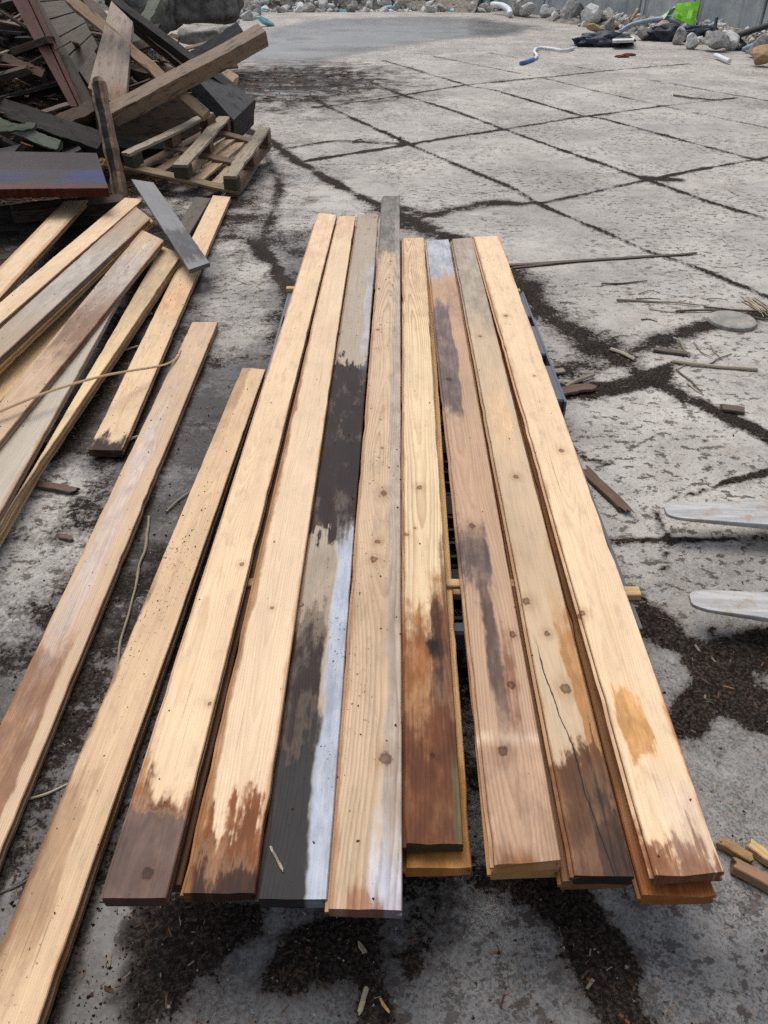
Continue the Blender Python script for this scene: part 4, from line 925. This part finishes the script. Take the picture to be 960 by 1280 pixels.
def U(py, top, bot, z=ZT):
    """metres along the plank at pixel row py (top and bottom: pixel middles of its ends)"""
    f = (py - bot[1]) / (top[1] - bot[1]); p = G(bot[0] + (top[0] - bot[0]) * f, py, z); q = G(bot[0], bot[1], z); return (p - q).length
def top_plank(label, tl, tr, br, bl, z=ZT, kn=(), t=.03, group='planks of the stack', name=None, edge=True, rag=(.003, .004), bow=.003, stains=(), **k):
    tm = ((tl[0] + tr[0]) / 2, (tl[1] + tr[1]) / 2); bmid = ((bl[0] + br[0]) / 2, (bl[1] + br[1]) / 2); st = []
    for (ya, yb, v0, v1, c, op, soft, amp, wet) in stains:   # ya: nearer pixel row, yb: farther pixel row
        u0 = U(ya, tm, bmid, z) if ya < bmid[1] - 4 else -.5; u1 = U(yb, tm, bmid, z) if yb > tm[1] + 4 else 9
        st.append((u0, u1, v0, v1, c, op, soft, amp, wet))
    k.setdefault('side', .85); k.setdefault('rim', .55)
    q = quadG(tl, tr, br, bl, z, z); hw = ((q[0] - q[1]).length + (q[2] - q[3]).length) / 4
    o0 = (q[2] + q[3]) / 2; fr_ = frame(o0, (q[0] + q[1]) / 2, Vector((0, 0, 1))).inverted(); kl = []
    for (kx, ky, kr_) in kn: p_ = fr_ @ G(kx, ky, z); kl.append((p_.x, p_.y, kr_))
    return board('plank', q, t, wood(name, stains=st, half=hw, knotlist=kl, **k), label, 'plank', group, edge=edge, rag=rag, bow=bow)
UP = 'upper planks of the stack'; LO = 'lower planks of the stack'
E_, N_ = -1.3, 1.3
top_plank('clean pale plank with a dark grey near end, leftmost on the stack', (398, 266), (421, 268), (208, 1122), (127, 1122), group=UP, kn=[(184, 1092, .011), (302, 705, .007), (262, 880, .005)], name='stack_pale_left', base=(226, 190, 146), late=(186, 146, 106), contrast=.32, dirt=.4, knots=.16, rag=(.002, .02), endcol=(50, 38, 30), enda=.6,
    stains=[(2000, 985, E_, N_, (108, 60, 28), .95, .05, -.30, .2), (2000, 950, -1.3, -.72, (150, 96, 50), .8, .05, .3, .2), (2000, 1018, E_, N_, (104, 82, 72), .93, .02, -.12, .3), (330, 200, E_, N_, (220, 184, 150), .4, .2, .2, 0)])
top_plank('pale plank with a burnt orange near end, second from the left', (423, 270), (444, 271), (319, 1115), (228, 1117), group=UP, kn=[(393, 642, .006), (340, 760, .005)], name='stack_pale_second', base=(224, 190, 148), late=(184, 146, 106), contrast=.32, dirt=.45, knots=.12, rag=(.004, .01), grey=.12, greycol=(206, 190, 170), endcol=(50, 34, 24), enda=.6,
    stains=[(2000, 1012, E_, N_, (126, 68, 28), .97, .04, .30, .25), (2000, 1066, E_, N_, (48, 27, 19), .93, .05, .26, .3), (2000, 440, -1.4, -.86, (150, 98, 50), .75, .3, .3, 0), (300, 200, E_, N_, (206, 166, 128), .5, .1, .2, 0)])
top_plank('dark stained plank with a blue white streak along its right edge', (447, 268), (473, 268), (409, 1124), (323, 1124), z=.245, group=UP, kn=[(424, 415, .009)], name='stack_dark', base=(172, 150, 126), late=(124, 104, 84), grey=.55, greycol=(158, 148, 134), contrast=.3, dirt=1.2, knots=.06, endcol=(46, 44, 44), enda=.6, rough=.55,
    stains=[(678, 452, E_, N_, (40, 25, 23), .99, .03, .34, .3), (2000, 760, -1.3, .15, (40, 24, 21), .98, .05, .30, .3), (2000, 900, -1.3, .45, (36, 33, 34), .97, .10, .30, .4), (800, 690, -1.3, .3, (150, 132, 112), .5, .04, .2, 0), (2000, 672, .28, 1.3, (164, 172, 186), .85, .10, .30, .25), (452, 330, .5, 1.3, (170, 172, 176), .6, .2, .3, 0)])
top_plank('long tan knotty plank reaching farthest away, fourth from the left', (479, 245), (500, 245), (503, 1137), (411, 1136), z=.252, group=UP, kn=[(472, 677, .009), (467, 699, .011), (482, 948, .015), (472, 412, .008), (478, 560, .005)], name='stack_long_tan', base=(206, 170, 128), late=(150, 108, 74), grey=.25, greycol=(180, 168, 150), contrast=.6, mould=.18, dirt=1.1, knots=.42, endcol=(70, 38, 30), enda=.6, freq=150, 
    stains=[(318, 200, E_, N_, (112, 108, 100), .9, .25, .5, .2), (2000, 262, .45, 1.3, (168, 156, 142), .6, .3, .4, 0), (2000, 1040, .1, 1.3, (198, 194, 196), .75, .12, .35, 0), (2000, 1112, -.6, .5, (150, 92, 54), .75, .02, .10, 0), (800, 700, E_, N_, (176, 142, 108), .4, .2, .3, 0)])
top_plank('yellowish plank turning brown with a black knot, cut shorter than its neighbours', (504, 297), (530, 297), (580, 1055), (506, 1055), z=.248, group=UP, kn=[(524, 609, .010), (508, 668, .007), (540, 806, .016), (541, 944, .006), (519, 660, .004)], name='stack_short_brown', base=(224, 194, 146), late=(176, 134, 86), grey=.12, greycol=(198, 184, 158), contrast=.75, dirt=.7, knots=.25, endcol=(56, 52, 36), enda=.9, freq=130,
    stains=[(2000, 752, E_, N_, (150, 90, 42), .93, .12, .40, .15), (1000, 760, .15, 1.3, (66, 34, 18), .92, .15, .4, .2), (2000, 880, E_, N_, (96, 52, 27), .92, .14, .35, .2), (850, 690, .72, 1.3, (120, 74, 40), .8, .1, .4, 0), (822, 794, .02, .55, (40, 26, 20), .92, .02, .05, 0), (2000, 960, .75, 1.3, (88, 84, 54), .7, .06, .2, 0), (400, 200, E_, N_, (204, 172, 134), .5, .3, .3, 0)])
top_plank('pinkish brown plank with grey smears and a whitish far end', (533, 301), (561, 299), (701, 1075), (617, 1081), z=.254, group=UP, kn=[(590, 658, .010), (561, 474, .012), (639, 857, .010), (641, 794, .009), (628, 939, .012)], name='stack_pink', base=(190, 148, 110), late=(140, 100, 70), grey=.15, greycol=(170, 154, 142), contrast=.4, dirt=.3, knots=.3, endcol=(170, 124, 70), enda=.6,
    stains=[(345, 200, E_, N_, (174, 172, 172), .92, .10, .5, 0), (405, 350, .0, 1.3, (180, 140, 116), .6, .1, .3, 0), (520, 385, -1.3, .1, (92, 80, 80), .8, .12, -.4, 0), (730, 660, -1.3, .35, (80, 66, 64), .85, .08, -.3, 0), (930, 715, -.35, .12, (86, 64, 58), .85, .12, -.3, 0), (900, 800, .2, .6, (122, 68, 44), .75, .1, .3, 0), (2000, 936, E_, N_, (178, 138, 106), .75, .02, .06, 0), (930, 918, E_, N_, (214, 180, 146), .7, .015, .02, 0), (2000, 1064, -.9, .3, (140, 86, 44), .8, .02, .08, 0)])
top_plank('grey tan plank with a dark charred near end and a long crack', (565, 299), (590, 297), (793, 1096), (718, 1094), group=UP, crack=(.28, .62, -.10), kn=[(658, 752, .012), (707, 861, .013), (645, 596, .010), (684, 792, .008), (600, 420, .009)], name='stack_greytan', base=(204, 168, 124), late=(160, 122, 84), grey=.38, greycol=(180, 168, 148), contrast=.32, dirt=.45, knots=.35, endcol=(34, 30, 28), enda=.95,
    stains=[(400, 200, E_, N_, (152, 144, 132), .75, .3, .4, 0), (2000, 775, .35, 1.3, (166, 116, 66), .85, .15, .40, .15), (2000, 930, E_, N_, (110, 70, 42), .95, .04, .30, .2), (2000, 1000, .0, N_, (50, 36, 29), .9, .10, .35, .3), (2000, 960, -.8, .8, (72, 54, 44), .5, .08, .3, 0), (560, 480, -.6, .5, (220, 178, 132), .5, .2, .3, 0), (2000, 925, .44, .49, (24, 18, 14), .95, .02, .02, 0)])
top_plank('clean pale orange plank with a wet patch near its near end, rightmost on the stack', (592, 296), (624, 295), (909, 1090), (821, 1095), z=.256, group=UP, kn=[(702, 563, .010), (632, 395, .010), (690, 674, .008), (727, 766, .010), (668, 470, .006)], name='stack_pale_right', base=(230, 194, 150), late=(192, 152, 110), contrast=.28, dirt=.35, knots=.22, endcol=(90, 48, 24), enda=.6,
    stains=[(955, 862, -.75, .25, (200, 142, 76), .85, .04, .24, .25), (2000, 1052, E_, N_, (122, 68, 34), .88, .035, .30, .2), (2000, 850, .80, 1.3, (176, 104, 46), .85, .1, .2, .2), (1060, 980, -.2, .8, (214, 190, 170), .5, .1, .2, 0)])
# lower planks, seen in the gaps and past the ends
ZL = .208
top_plank('dark wet plank under the leftmost upper plank', (392, 280), (422, 280), (226, 1106), (142, 1106), z=ZL, group=LO, name='lower_dark_left', base=(116, 74, 44), late=(70, 42, 26), dirt=.6, rough=.4, enda=.9)
top_plank('brown wet plank under the second upper plank', (427, 282), (449, 282), (330, 1103), (236, 1103), z=ZL, group=LO, name='lower_brown_left', base=(128, 82, 46), late=(78, 46, 28), dirt=.6, rough=.4, enda=.9)
top_plank('red brown plank showing under the near end of the long knotty plank', (480, 300), (502, 300), (500, 1124), (417, 1124), z=ZL, group=LO, name='lower_red', base=(120, 66, 44), late=(72, 40, 30), dirt=.4, rough=.4, endcol=(70, 34, 26), enda=.9)
top_plank('amber plank sticking out under the shorter brown plank', (506, 305), (536, 305), (590, 1084), (507, 1084), z=ZL, group=LO, name='lower_amber', base=(222, 172, 106), late=(170, 116, 60), dirt=.3, stains=[(2000, 930, E_, N_, (176, 112, 46), .85, .1, .3, .3)], endcol=(150, 96, 46))
top_plank('tan plank just visible under the near end of the pinkish plank', (536, 305), (565, 303), (699, 1087), (614, 1090), z=.218, group=LO, name='lower_tan', base=(176, 128, 82), late=(118, 80, 48), dirt=.4, stains=[(2000, 1000, E_, N_, (196, 140, 70), .7, .1, .2, .2)], endcol=(132, 92, 56))
top_plank('brown plank showing along the left edge of the cracked plank', (566, 304), (592, 303), (786, 1099), (703, 1102), z=.215, group=LO, name='lower_brown', base=(142, 94, 54), late=(88, 54, 32), dirt=.5, rough=.5)
top_plank('orange wet plank sticking out under the rightmost upper plank', (594, 302), (622, 302), (896, 1119), (803, 1120), z=ZL, group=LO, name='lower_orange', base=(170, 116, 66), late=(120, 74, 38), dirt=.9, rough=.5, stains=[(2000, 1060, E_, N_, (150, 80, 30), .8, .08, .2, .3), (1060, 300, -1.3, -.6, (126, 82, 46), .7, .2, .3, 0)], endcol=(140, 78, 34))
# ------------------------------------------------------------------ lift forks reaching in from the right
m, n, bs = new_mat('worn_fork_steel'); P = n.coord(); x, y, z = n.sep(P)
a = n.noise(n.xyz(n.mul(x, 40), n.mul(y, 4), z), 1.0, 5, .65); b = n.noise(P, 11, 5, .65)
c = n.mix(n.sstep(a, .35, .65), lin(150, 150, 150), lin(184, 182, 178)); c = n.mix(n.mul(n.sstep(b, .48, .62), .7), c, lin(148, 130, 102)); c = n.mix(n.mul(n.sstep(n.noise(P, 60, 4, .7), .60, .68), .6), c, lin(120, 116, 110))
n.put(bs.inputs['Base Color'], c); bs.inputs['Metallic'].default_value = .25; bs.inputs['Roughness'].default_value = .5; n.put(bs.inputs['Normal'], n.bump(a, .3, .001)); M_FORK = m
def fork(tip, root_top, root_bot, z, w_tip, label):
    a = G(*tip, z); b = (G(*root_top, z) + G(*root_bot, z)) / 2; w = (G(*root_top, z) - G(*root_bot, z)).length
    L = (b - a).length; L2 = 1.25; M = frame(a, b, Vector((0, 0, 1))); bm = bmesh.new(); rows = []
    st = [0, .004, .012, .026, .045, .075] + [.12 + (L2 - .12) * k / 14 for k in range(15)]
    for s in st:
        f = min(1, s / .06); k = math.sqrt(max(0, 1 - (1 - f) ** 2)); hw = .5 * (w_tip + (w - w_tip) * s / L) * (.42 + .58 * k); th = .010 + .030 * min(1, s / .9)
        c_ = .003; row = []
        for (sx, zz) in ((-1, 0), (1, 0), (1.03, -.004), (1.03, -th + .003), (1, -th), (-1, -th), (-1.03, -th + .003), (-1.03, -.004)): row.append(bm.verts.new((sx * hw, s, zz)))
        rows.append(row)
    for r0, r1 in zip(rows, rows[1:]):
        for k in range(8): bm.faces.new((r0[k], r0[(k + 1) % 8], r1[(k + 1) % 8], r1[k]))
    bm.faces.new(rows[0]); bm.faces.new(rows[-1][::-1])
    o = link_mesh('fork_tine', bm, M_FORK); o.matrix_world = M; tag(o, label, 'fork', 'lift fork tines at the right edge')
fork((832, 638), (960, 626), (960, 655), .10, .072, 'farther pale worn fork tine reaching in from the right edge')
fork((863, 748), (960, 741), (960, 772), .10, .075, 'nearer pale worn fork tine with tan rust at the right edge')

# ------------------------------------------------------------------ sticks, splinters and offcuts on the concrete
W_STICK = wood('dead_stick_wood', (138, 116, 88), (100, 80, 58), .5, (138, 130, 116), .4, dirt=.5); W_STICKD = wood('dark_stick_wood', (92, 76, 62), (58, 46, 38), .4, (100, 92, 84), .4, dirt=.5)
W_STRAW = wood('straw_stick_wood', (172, 158, 122), (130, 114, 84), .3, dirt=.2); W_BARK = wood('red_bark_wood', (100, 66, 46), (58, 38, 28), .15, dirt=.6); W_CHIP = wood('fresh_chip_wood', (216, 168, 104), (168, 116, 64), 0, dirt=.2)
def gp(px, py, h=0.0):
    p = G(px, py, .01); p.z = ground_z(p.x, p.y) + h; return p
def lath(label, a, b, w, t, mat, cat='lath', name='lath', w2=None, dz=0.0, **k):
    A_, B_ = gp(*a), gp(*b); A_.z += t + .004; B_.z += t + .004 + dz
    return axis_board(name, A_, B_, w, t, (0, 0, 1), mat, label, cat, seg=k.pop('seg', 12), w2=w2, rag=k.pop('rag', (.012, .012)), **k)
def stick(label, pix, r, mat, name='stick', cat='stick', taper=.5, wob=.009):
    r = r * .72; pts = smooth_path([gp(px, py, r) for px, py in pix], 8); N = len(pts); L = (pts[-1] - pts[0]).length
    M = frame(pts[0], pts[-1], Vector((0, 0, 1))); Mi = M.inverted(); bm = bmesh.new()
    q = [Mi @ p + Vector((wob * mnoise.noise(p * 9), 0, abs(wob) * .5 * mnoise.noise(p * 7 + Vector((3, 0, 0))))) for p in pts]
    bm_sweep(bm, q, [r * (1 - taper * i / (N - 1)) * (1 + .35 * mnoise.noise(Vector((i * .8, r * 900, N)))) for i in range(N)], 6, .8); o = link_mesh(name, bm, mat); o.matrix_world = M; return tag(o, label, cat)
lath('long thin brown lath lying on the slab beyond the stack', (632, 331), (868, 316), .036, .007, W_STICKD, w2=.026, rough=.004, rag=(.05, .06), seg=24)
lath('thin grey sliver lying under the middle of the long lath', (640, 334), (720, 326), .02, .008, W_STICKD)
stick('short thin dark stick right of the rightmost plank', [(752, 354), (780, 353), (809, 350)], .010, W_STICKD)
stick('long thin grey stick with frayed bark on the slab', [(771, 374), (820, 376), (876, 381)], .011, W_STICK)
stick('dark thin stick lying along the joint by the round lid', [(845, 388), (890, 388), (962, 399)], .012, W_STICKD)
stick('second dark stick in the joint above the round lid', [(880, 383), (920, 386), (975, 390)], .010, W_STICKD)
for i in range(9): stick('dry reed in the frayed bundle at the right edge', [(926 + i * 2.2, 368 + (i * 7) % 9), (940 + i * 2, 378 + (i * 5) % 8), (951 + i * 2.4, 389 + (i * 3) % 7)], .006, [W_STRAW, W_STICK][i % 2], 'reed', 'reed')['group'] = 'frayed reeds at the right edge'
stick('greenish pale stick lying right of the soil patch', [(842, 452), (890, 457), (947, 462)], .014, W_STRAW, taper=.15)
stick('short straw coloured stick on the dark soil', [(763, 437), (777, 443), (793, 450)], .014, W_STRAW, taper=.2)
stick('short pale stick standing across the joint left of the lid', [(851, 423), (854, 433), (861, 445)], .011, W_STICK)
lath('dark flat stick at the edge of the soil patch', (818, 437), (860, 442), .035, .012, W_STICKD)
stick('thin twig slanting in the soil near the joint', [(846, 460), (862, 475), (878, 490)], .007, W_STICKD); stick('thin twig right of the short pale stick', [(868, 426), (878, 440), (890, 446)], .007, W_STICK)
stick('pale flat stick lying over red bark next to the stack', [(706, 487), (722, 478), (741, 469)], .018, W_STICK, taper=.3)
lath('red brown bark piece next to the stack', (684, 496), (738, 485), .06, .014, W_BARK, 'bark', 'bark_piece', rag=(.03, .03)); lath('brown bark strip in the soil next to the far pallet', (680, 466), (705, 464), .04, .012, W_STICK, 'bark', 'bark_piece')
lath('orange chip of wood by the far pallet edge', (677, 457), (686, 451), .025, .012, W_CHIP, 'chip', 'wood_chip', seg=5)
lath('large red brown splinter lying beside the near pallet', (730, 588), (783, 640), .045, .016, W_BARK, 'splinter', 'splinter', w2=.04, rag=(.02, .05))
lath('brown splintered end beside the poking batten', (768, 731), (802, 741), .035, .012, W_STICKD, 'splinter', 'splinter', rag=(.01, .05))
lath('brown flat chip above the farther fork', (902, 511), (930, 514), .05, .014, W_STICKD, 'chip', 'wood_chip', seg=5)
stick('thin long stick far out on the slab to the right', [(842, 119), (870, 123), (901, 125)], .02, W_BARK); 
for i, (a, b, c) in enumerate([((846, 460), (858, 452), (870, 449)), ((795, 372), (812, 370), (826, 372)), ((812, 385), (830, 388), (850, 389)), ((798, 366), (806, 363), (818, 362)), ((802, 398), (812, 392), (822, 400)), ((765, 420), (775, 412), (786, 418)), ((888, 430), (894, 440), (902, 448)), ((880, 456), (900, 448), (914, 440)), ((858, 478), (866, 487), (880, 492)), ((745, 418), (752, 405), (764, 411)), ((700, 376), (712, 374), (720, 378))]):
    b = ((a[0] + c[0]) / 2 + (b[0] - (a[0] + c[0]) / 2) * .25, (a[1] + c[1]) / 2 + (b[1] - (a[1] + c[1]) / 2) * .25)
    stick('thin dry twig scattered near the soil patch', [a, b, c], .006, [W_STICK, W_STICKD, W_STRAW][i % 3], 'twig', 'twig')['group'] = 'twigs by the soil patch right of the stack'
# left ground
lath('flat red brown chip on the dark ground left of the pinkish plank', (42, 605), (91, 614), .035, .014, W_BARK, 'chip', 'wood_chip', rag=(.02, .03))
lath('small orange brown chip below the flat red brown one', (76, 670), (90, 674), .02, .008, W_BARK, 'chip', 'wood_chip', seg=6)
stick('long thin curved twig between the two long planks', [(187, 646), (180, 690), (160, 770), (141, 845), (132, 880)], .007, W_STICK, 'twig', 'twig')
stick('thin straw lying between the long planks near us', [(31, 998), (58, 990), (84, 978)], .005, W_STRAW, 'straw', 'straw', .2)
stick('dark twig near the lower left of the ground', [(-4, 1118), (20, 1106), (36, 1094)], .006, W_STICKD, 'twig', 'twig')
stick('dark thin twig crossing the ground above the speckled plank', [(208, 640), (228, 622), (246, 608)], .006, W_STICK, 'twig', 'twig')
stick('pale stick end poking out beneath the fan', [(142, 440), (160, 437), (173, 433)], .012, W_STRAW); stick('pale stub between the short plank and the pinkish plank', [(160, 552), (168, 548), (178, 545)], .012, W_STRAW)
lath('brown chip beside the fan right edge', (176, 395), (190, 392), .04, .012, W_STICK, 'chip', 'wood_chip', seg=5)
lath('orange brown chip on the ground by the short plank', (120, 478), (130, 476), .03, .014, W_BARK, 'chip', 'wood_chip', seg=5)
# bottom right offcuts
lath('amber offcut lying at an angle, farthest of the small pile at the lower right', (899, 1052), (938, 1074), .022, .020, wood('amber_offcut', (170, 124, 62), (112, 72, 34), .1, dirt=1.0, mould=.55), 'offcut', 'offcut', rag=(.012, .012))
lath('yellow square offcut at the lower right edge', (936, 1057), (985, 1092), .024, .024, wood('yellow_offcut', (206, 168, 100), (150, 110, 54), .1, dirt=.8, mould=.25), 'offcut', 'offcut', dz=.0)
lath('brown split offcut nearest in the small pile at the lower right', (914, 1082), (985, 1120), .026, .028, wood('brown_offcut', (150, 104, 66), (92, 58, 36), .1, dirt=1.0, mould=.55), 'offcut', 'offcut', rag=(.02, .01))
# pale splinters lying about at the near end
lath('pale splinter on the near end of the dark stained plank', (338, 1058), (351, 1083), .005, .003, W_STRAW, 'splinter', 'splinter', seg=5, rag=(.004, .004)); 
bpy.data.objects['splinter'].name = 'splinter'
o = [q for q in COL.objects if q.get('label', '').startswith('pale splinter on the near end')][0]
a_, b_ = G(338, 1058, .2495), G(351, 1083, .2495); o.matrix_world = frame(a_, b_, Vector((0, 0, 1)))
lath('white splinter on the soil at the near end of the stack', (458, 1233), (450, 1264), .010, .004, W_STRAW, 'splinter', 'splinter', seg=5, rag=(.006, .01)); lath('orange splinter right of the white splinter', (476, 1250), (485, 1263), .006, .004, W_CHIP, 'splinter', 'splinter', seg=5)
lath('small white chip on the soil under the long knotty plank', (450, 1180), (456, 1189), .010, .004, W_STRAW, 'chip', 'wood_chip', seg=4)
stick('frayed straw hanging at the end of the leftmost upper plank', [(206, 1118), (204, 1126), (199, 1134)], .003, W_STRAW, 'straw', 'straw')
# round lid on the slab
bm = bmesh.new(); pr = [(0, .020), (.105, .020), (.118, .016), (.120, .006), (.120, -.012)]; N = 36; rings = []
for r_, z_ in pr[1:]: rings.append([bm.verts.new((r_ * math.cos(2 * math.pi * k / N), r_ * math.sin(2 * math.pi * k / N), z_)) for k in range(N)])
for r0, r1 in zip(rings, rings[1:]):
    for k in range(N): bm.faces.new((r0[k], r0[(k + 1) % N], r1[(k + 1) % N], r1[k]))
bm.faces.new(rings[0][::-1]); o = link_mesh('round_lid', bm, rough_mat('dusty_lid', (128, 126, 122), (154, 150, 142), 9, dark=(96, 88, 78)))
p = gp(915, 401); o.location = p; tag(o, 'round grey flat lid lying on the slab by the sticks', 'lid')

# ------------------------------------------------------------------ what nobody could count: crumbs of soil, chips and fibres
def scatter(name, label, cat, pts, mats, size, seed, kind='crumb'):
    r = np.random.default_rng(seed); N = len(pts); pts = np.array(pts)
    if kind == 'crumb':
        base = np.array([(1, 0, -.4), (-.5, .87, -.4), (-.5, -.87, -.4), (.3, .2, .75), (-.3, -.3, .6)]); F3 = np.array([(0, 1, 3), (1, 4, 3), (1, 2, 4), (2, 0, 4), (0, 3, 4), (0, 2, 1)])
        sc = size[0] * np.exp(np.clip(r.normal(0, .7, N), -2, 1.05))[:, None] * r.uniform(.6, 1.2, (N, 3))
    else:
        base = np.array([(-1, -1, 0), (1, -.6, 0), (.7, 1, 0), (-.8, .8, 0), (-1, -1, 1), (1, -.6, .8), (.7, 1, 1), (-.8, .8, 1)]); F3 = np.array([(4, 5, 6), (4, 6, 7), (0, 1, 5), (0, 5, 4), (1, 2, 6), (1, 6, 5), (2, 3, 7), (2, 7, 6), (3, 0, 4), (3, 4, 7)])
        L = size[0] * np.exp(np.clip(r.normal(0, .55, N), -2, .95)); sc = np.stack([L, L * r.uniform(.10, .32, N), L * r.uniform(.05, .14, N)], 1)
    an = r.uniform(0, 6.283, N); ca_, sa_ = np.cos(an), np.sin(an)
    V = base[None] * sc[:, None] * r.uniform(.7, 1.25, (N, len(base), 1)); X = V[..., 0] * ca_[:, None] - V[..., 1] * sa_[:, None]; Y = V[..., 0] * sa_[:, None] + V[..., 1] * ca_[:, None]
    tl = r.normal(0, .12, (N, 1)) if kind != 'crumb' else 0
    co = np.stack([X, Y, V[..., 2] + X * tl], -1) + pts[:, None]; fc = (F3[None] + (np.arange(N) * len(base))[:, None, None]).reshape(-1, 3)
    me = bpy.data.meshes.new(name); me.from_pydata(co.reshape(-1, 3).tolist(), [], fc.tolist())
    mi = np.repeat(r.integers(0, len(mats), N), len(F3)); [me.materials.append(q) for q in mats]; me.polygons.foreach_set('material_index', mi.astype(np.int32))
    o = bpy.data.objects.new(name, me); COL.objects.link(o); return tag(o, label, cat, kind='stuff')
M_SOIL1 = rough_mat('soil_crumb_dark', (38, 32, 29), (58, 48, 42), 40); M_SOIL2 = rough_mat('soil_crumb_brown', (64, 52, 43), (92, 76, 62), 40); M_GRIT = rough_mat('grit', (120, 114, 108), (168, 160, 150), 40)
M_CH = [rough_mat('chip_pale', (196, 160, 112), (170, 130, 86), 30), rough_mat('chip_brown', (128, 88, 58), (96, 66, 46), 30), rough_mat('chip_dark', (62, 48, 40), (84, 66, 54), 30), rough_mat('chip_grey', (132, 122, 108), (108, 98, 88), 30)]
M_CHF = [M_CH[3], M_CH[1], M_CH[2], M_CH[2], M_CH[3], M_CH[1], M_CH[2], M_CH[2], M_CH[3], M_CH[2]]
rg = np.random.default_rng(4)
for (px, py, Y_, sz, lab) in ((196, 62, 8.9, .09, 'crumpled white plastic scrap caught behind the thick brown beam'), (112, 26, 8.6, .08, 'pale torn plastic scrap behind the tan batten at the top of the heap'), (128, 205, 6.7, .05, 'yellowish chunk of wood between the blue board and the splintered post')):
    crumple('plastic_scrap' if 'plastic' in lab else 'wood_chunk', at(px, py, Y_), sz, M_WHITEPIPE if 'plastic' in lab else M_CH[0], lab, 'scrap', px, (1, .7, .7))
def sample(N, fn):
    """points inside the picture, thinning with distance, kept with probability fn(soil)"""
    out = []
    px = rg.uniform(-30, 990, N); py = 1300 - 1240 * rg.power(1.15, N)[::-1] if False else rg.uniform(70, 1310, N)
    P_ = np.array([G(a, b)[:2] for a, b in zip(px, py)]); S = soil_field(P_[:, 0][None], P_[:, 1][None])[0]
    k = rg.random(N) < fn(S, P_); P_, S = P_[k], S[k]; Z = height(P_[:, 0][None], P_[:, 1][None], S[None])[0]; return np.column_stack([P_, Z + .0005])
scatter('soil_crumbs', 'dark crumbs of soil scattered over the joints and the concrete', 'soil', sample(26000, lambda S, P_: np.clip((S - .33) * 1.6, .03, .9)), [M_SOIL1, M_SOIL1, M_SOIL2], (.0026,), 1)
scatter('grit', 'pale grit and pebbles scattered over the concrete', 'grit', sample(5000, lambda S, P_: .35 + 0 * S), [M_GRIT, M_GRIT, M_SOIL2], (.0021,), 2)
scatter('wood_chips', 'small wood chips and fibres scattered over the yard', 'wood chips', sample(6000, lambda S, P_: np.clip((S - .3) * .9, .05, .5) * np.where((P_[:, 0] > 1.6) & (P_[:, 1] > 4.5), .25, 1)), M_CHF, (.0058,), 3, 'chip')
# crumbs and shavings on the planks and the rotten chips at the heap's foot
pp = []
dg_ = bpy.context.evaluated_depsgraph_get if False else None
for o in [q for q in COL.objects if q.name.startswith('plank') and q.type == 'MESH']:
    M = o.matrix_world; vsx = [v.co for v in o.data.vertices]; L = max(v.y for v in vsx); hw = max(v.x for v in vsx); lab = o['label']
    k = 200 if 'mud' in lab else 90 if ('blackened' in lab or 'dark stained' in lab or 'pinkish tan' in lab or 'knotty' in lab) else 16
    if 'under' in lab and 'running out' not in lab: continue
    for _ in range(int(k * L / 3.5)):
        c_ = rg.uniform(0, L); s_ = rg.normal(0, .5) ; s_ = np.clip(s_, -.93, .93)
        pp.append(tuple(M @ Vector((hw * s_, c_, .0012))))
scatter('plank_crumbs', 'dark crumbs of soil and bark lying on the planks', 'soil', pp, [M_SOIL1, M_SOIL2, M_CH[1]], (.0017,), 6)
q_ = [(-5.2 + 3.4 * a, 5.5 + 1.6 * b) for a, b in rg.random((2600, 2))]; q_ = [p for p in q_ if p[0] < -1.9 or p[1] > 6.4]
qa = np.array(q_); qs = soil_field(qa[:, 0][None], qa[:, 1][None]); qz = height(qa[:, 0][None], qa[:, 1][None], qs)[0]
scatter('rotten_chips', 'brown rotten bark and wood chips at the foot of the heap', 'wood chips', np.column_stack([qa, qz + .004]), [M_CH[1], M_CH[2], M_CH[2], M_CH[1], M_BARKC] if 'M_BARKC' in globals() else [M_CH[1], M_CH[2], M_CH[2], M_CH[1]], (.022,), 8, 'chip')
hq = rg.random((5200, 2)); hx_ = -7.4 + 5.6 * hq[:, 0]; hy_ = 6.2 + 4.4 * hq[:, 1]; r2_ = ((hx_ + 4.6) / 2.9) ** 2 + ((hy_ - 9.0) / 2.9) ** 2; kk = r2_ < .98
hz_ = 1.05 * np.maximum(0, 1 - r2_[kk]) ** .8 + rg.uniform(.0, .07, kk.sum())
scatter('heap_chips', 'dark bark, chips and fibres covering the heap of timbers', 'wood chips', np.column_stack([hx_[kk], hy_[kk], hz_]), [M_CH[1], M_CH[2], M_CH[2], M_SOIL2, M_CH[2]], (.035,), 12, 'chip')
q_ = rg.random((900, 2)); qa = np.column_stack([-2.8 + 3.0 * q_[:, 0], 8.2 + 5.5 * q_[:, 1]]); qs = soil_field(qa[:, 0][None], qa[:, 1][None]); qz = height(qa[:, 0][None], qa[:, 1][None], qs)[0]; kk = qs[0] > .5; qa, qz = qa[kk], qz[kk]
scatter('mud_chips', 'dark bark chips lying in the mud right of the heap', 'wood chips', np.column_stack([qa, qz + .004]), [M_CH[1], M_CH[2], M_CH[2]], (.03,), 9, 'chip')
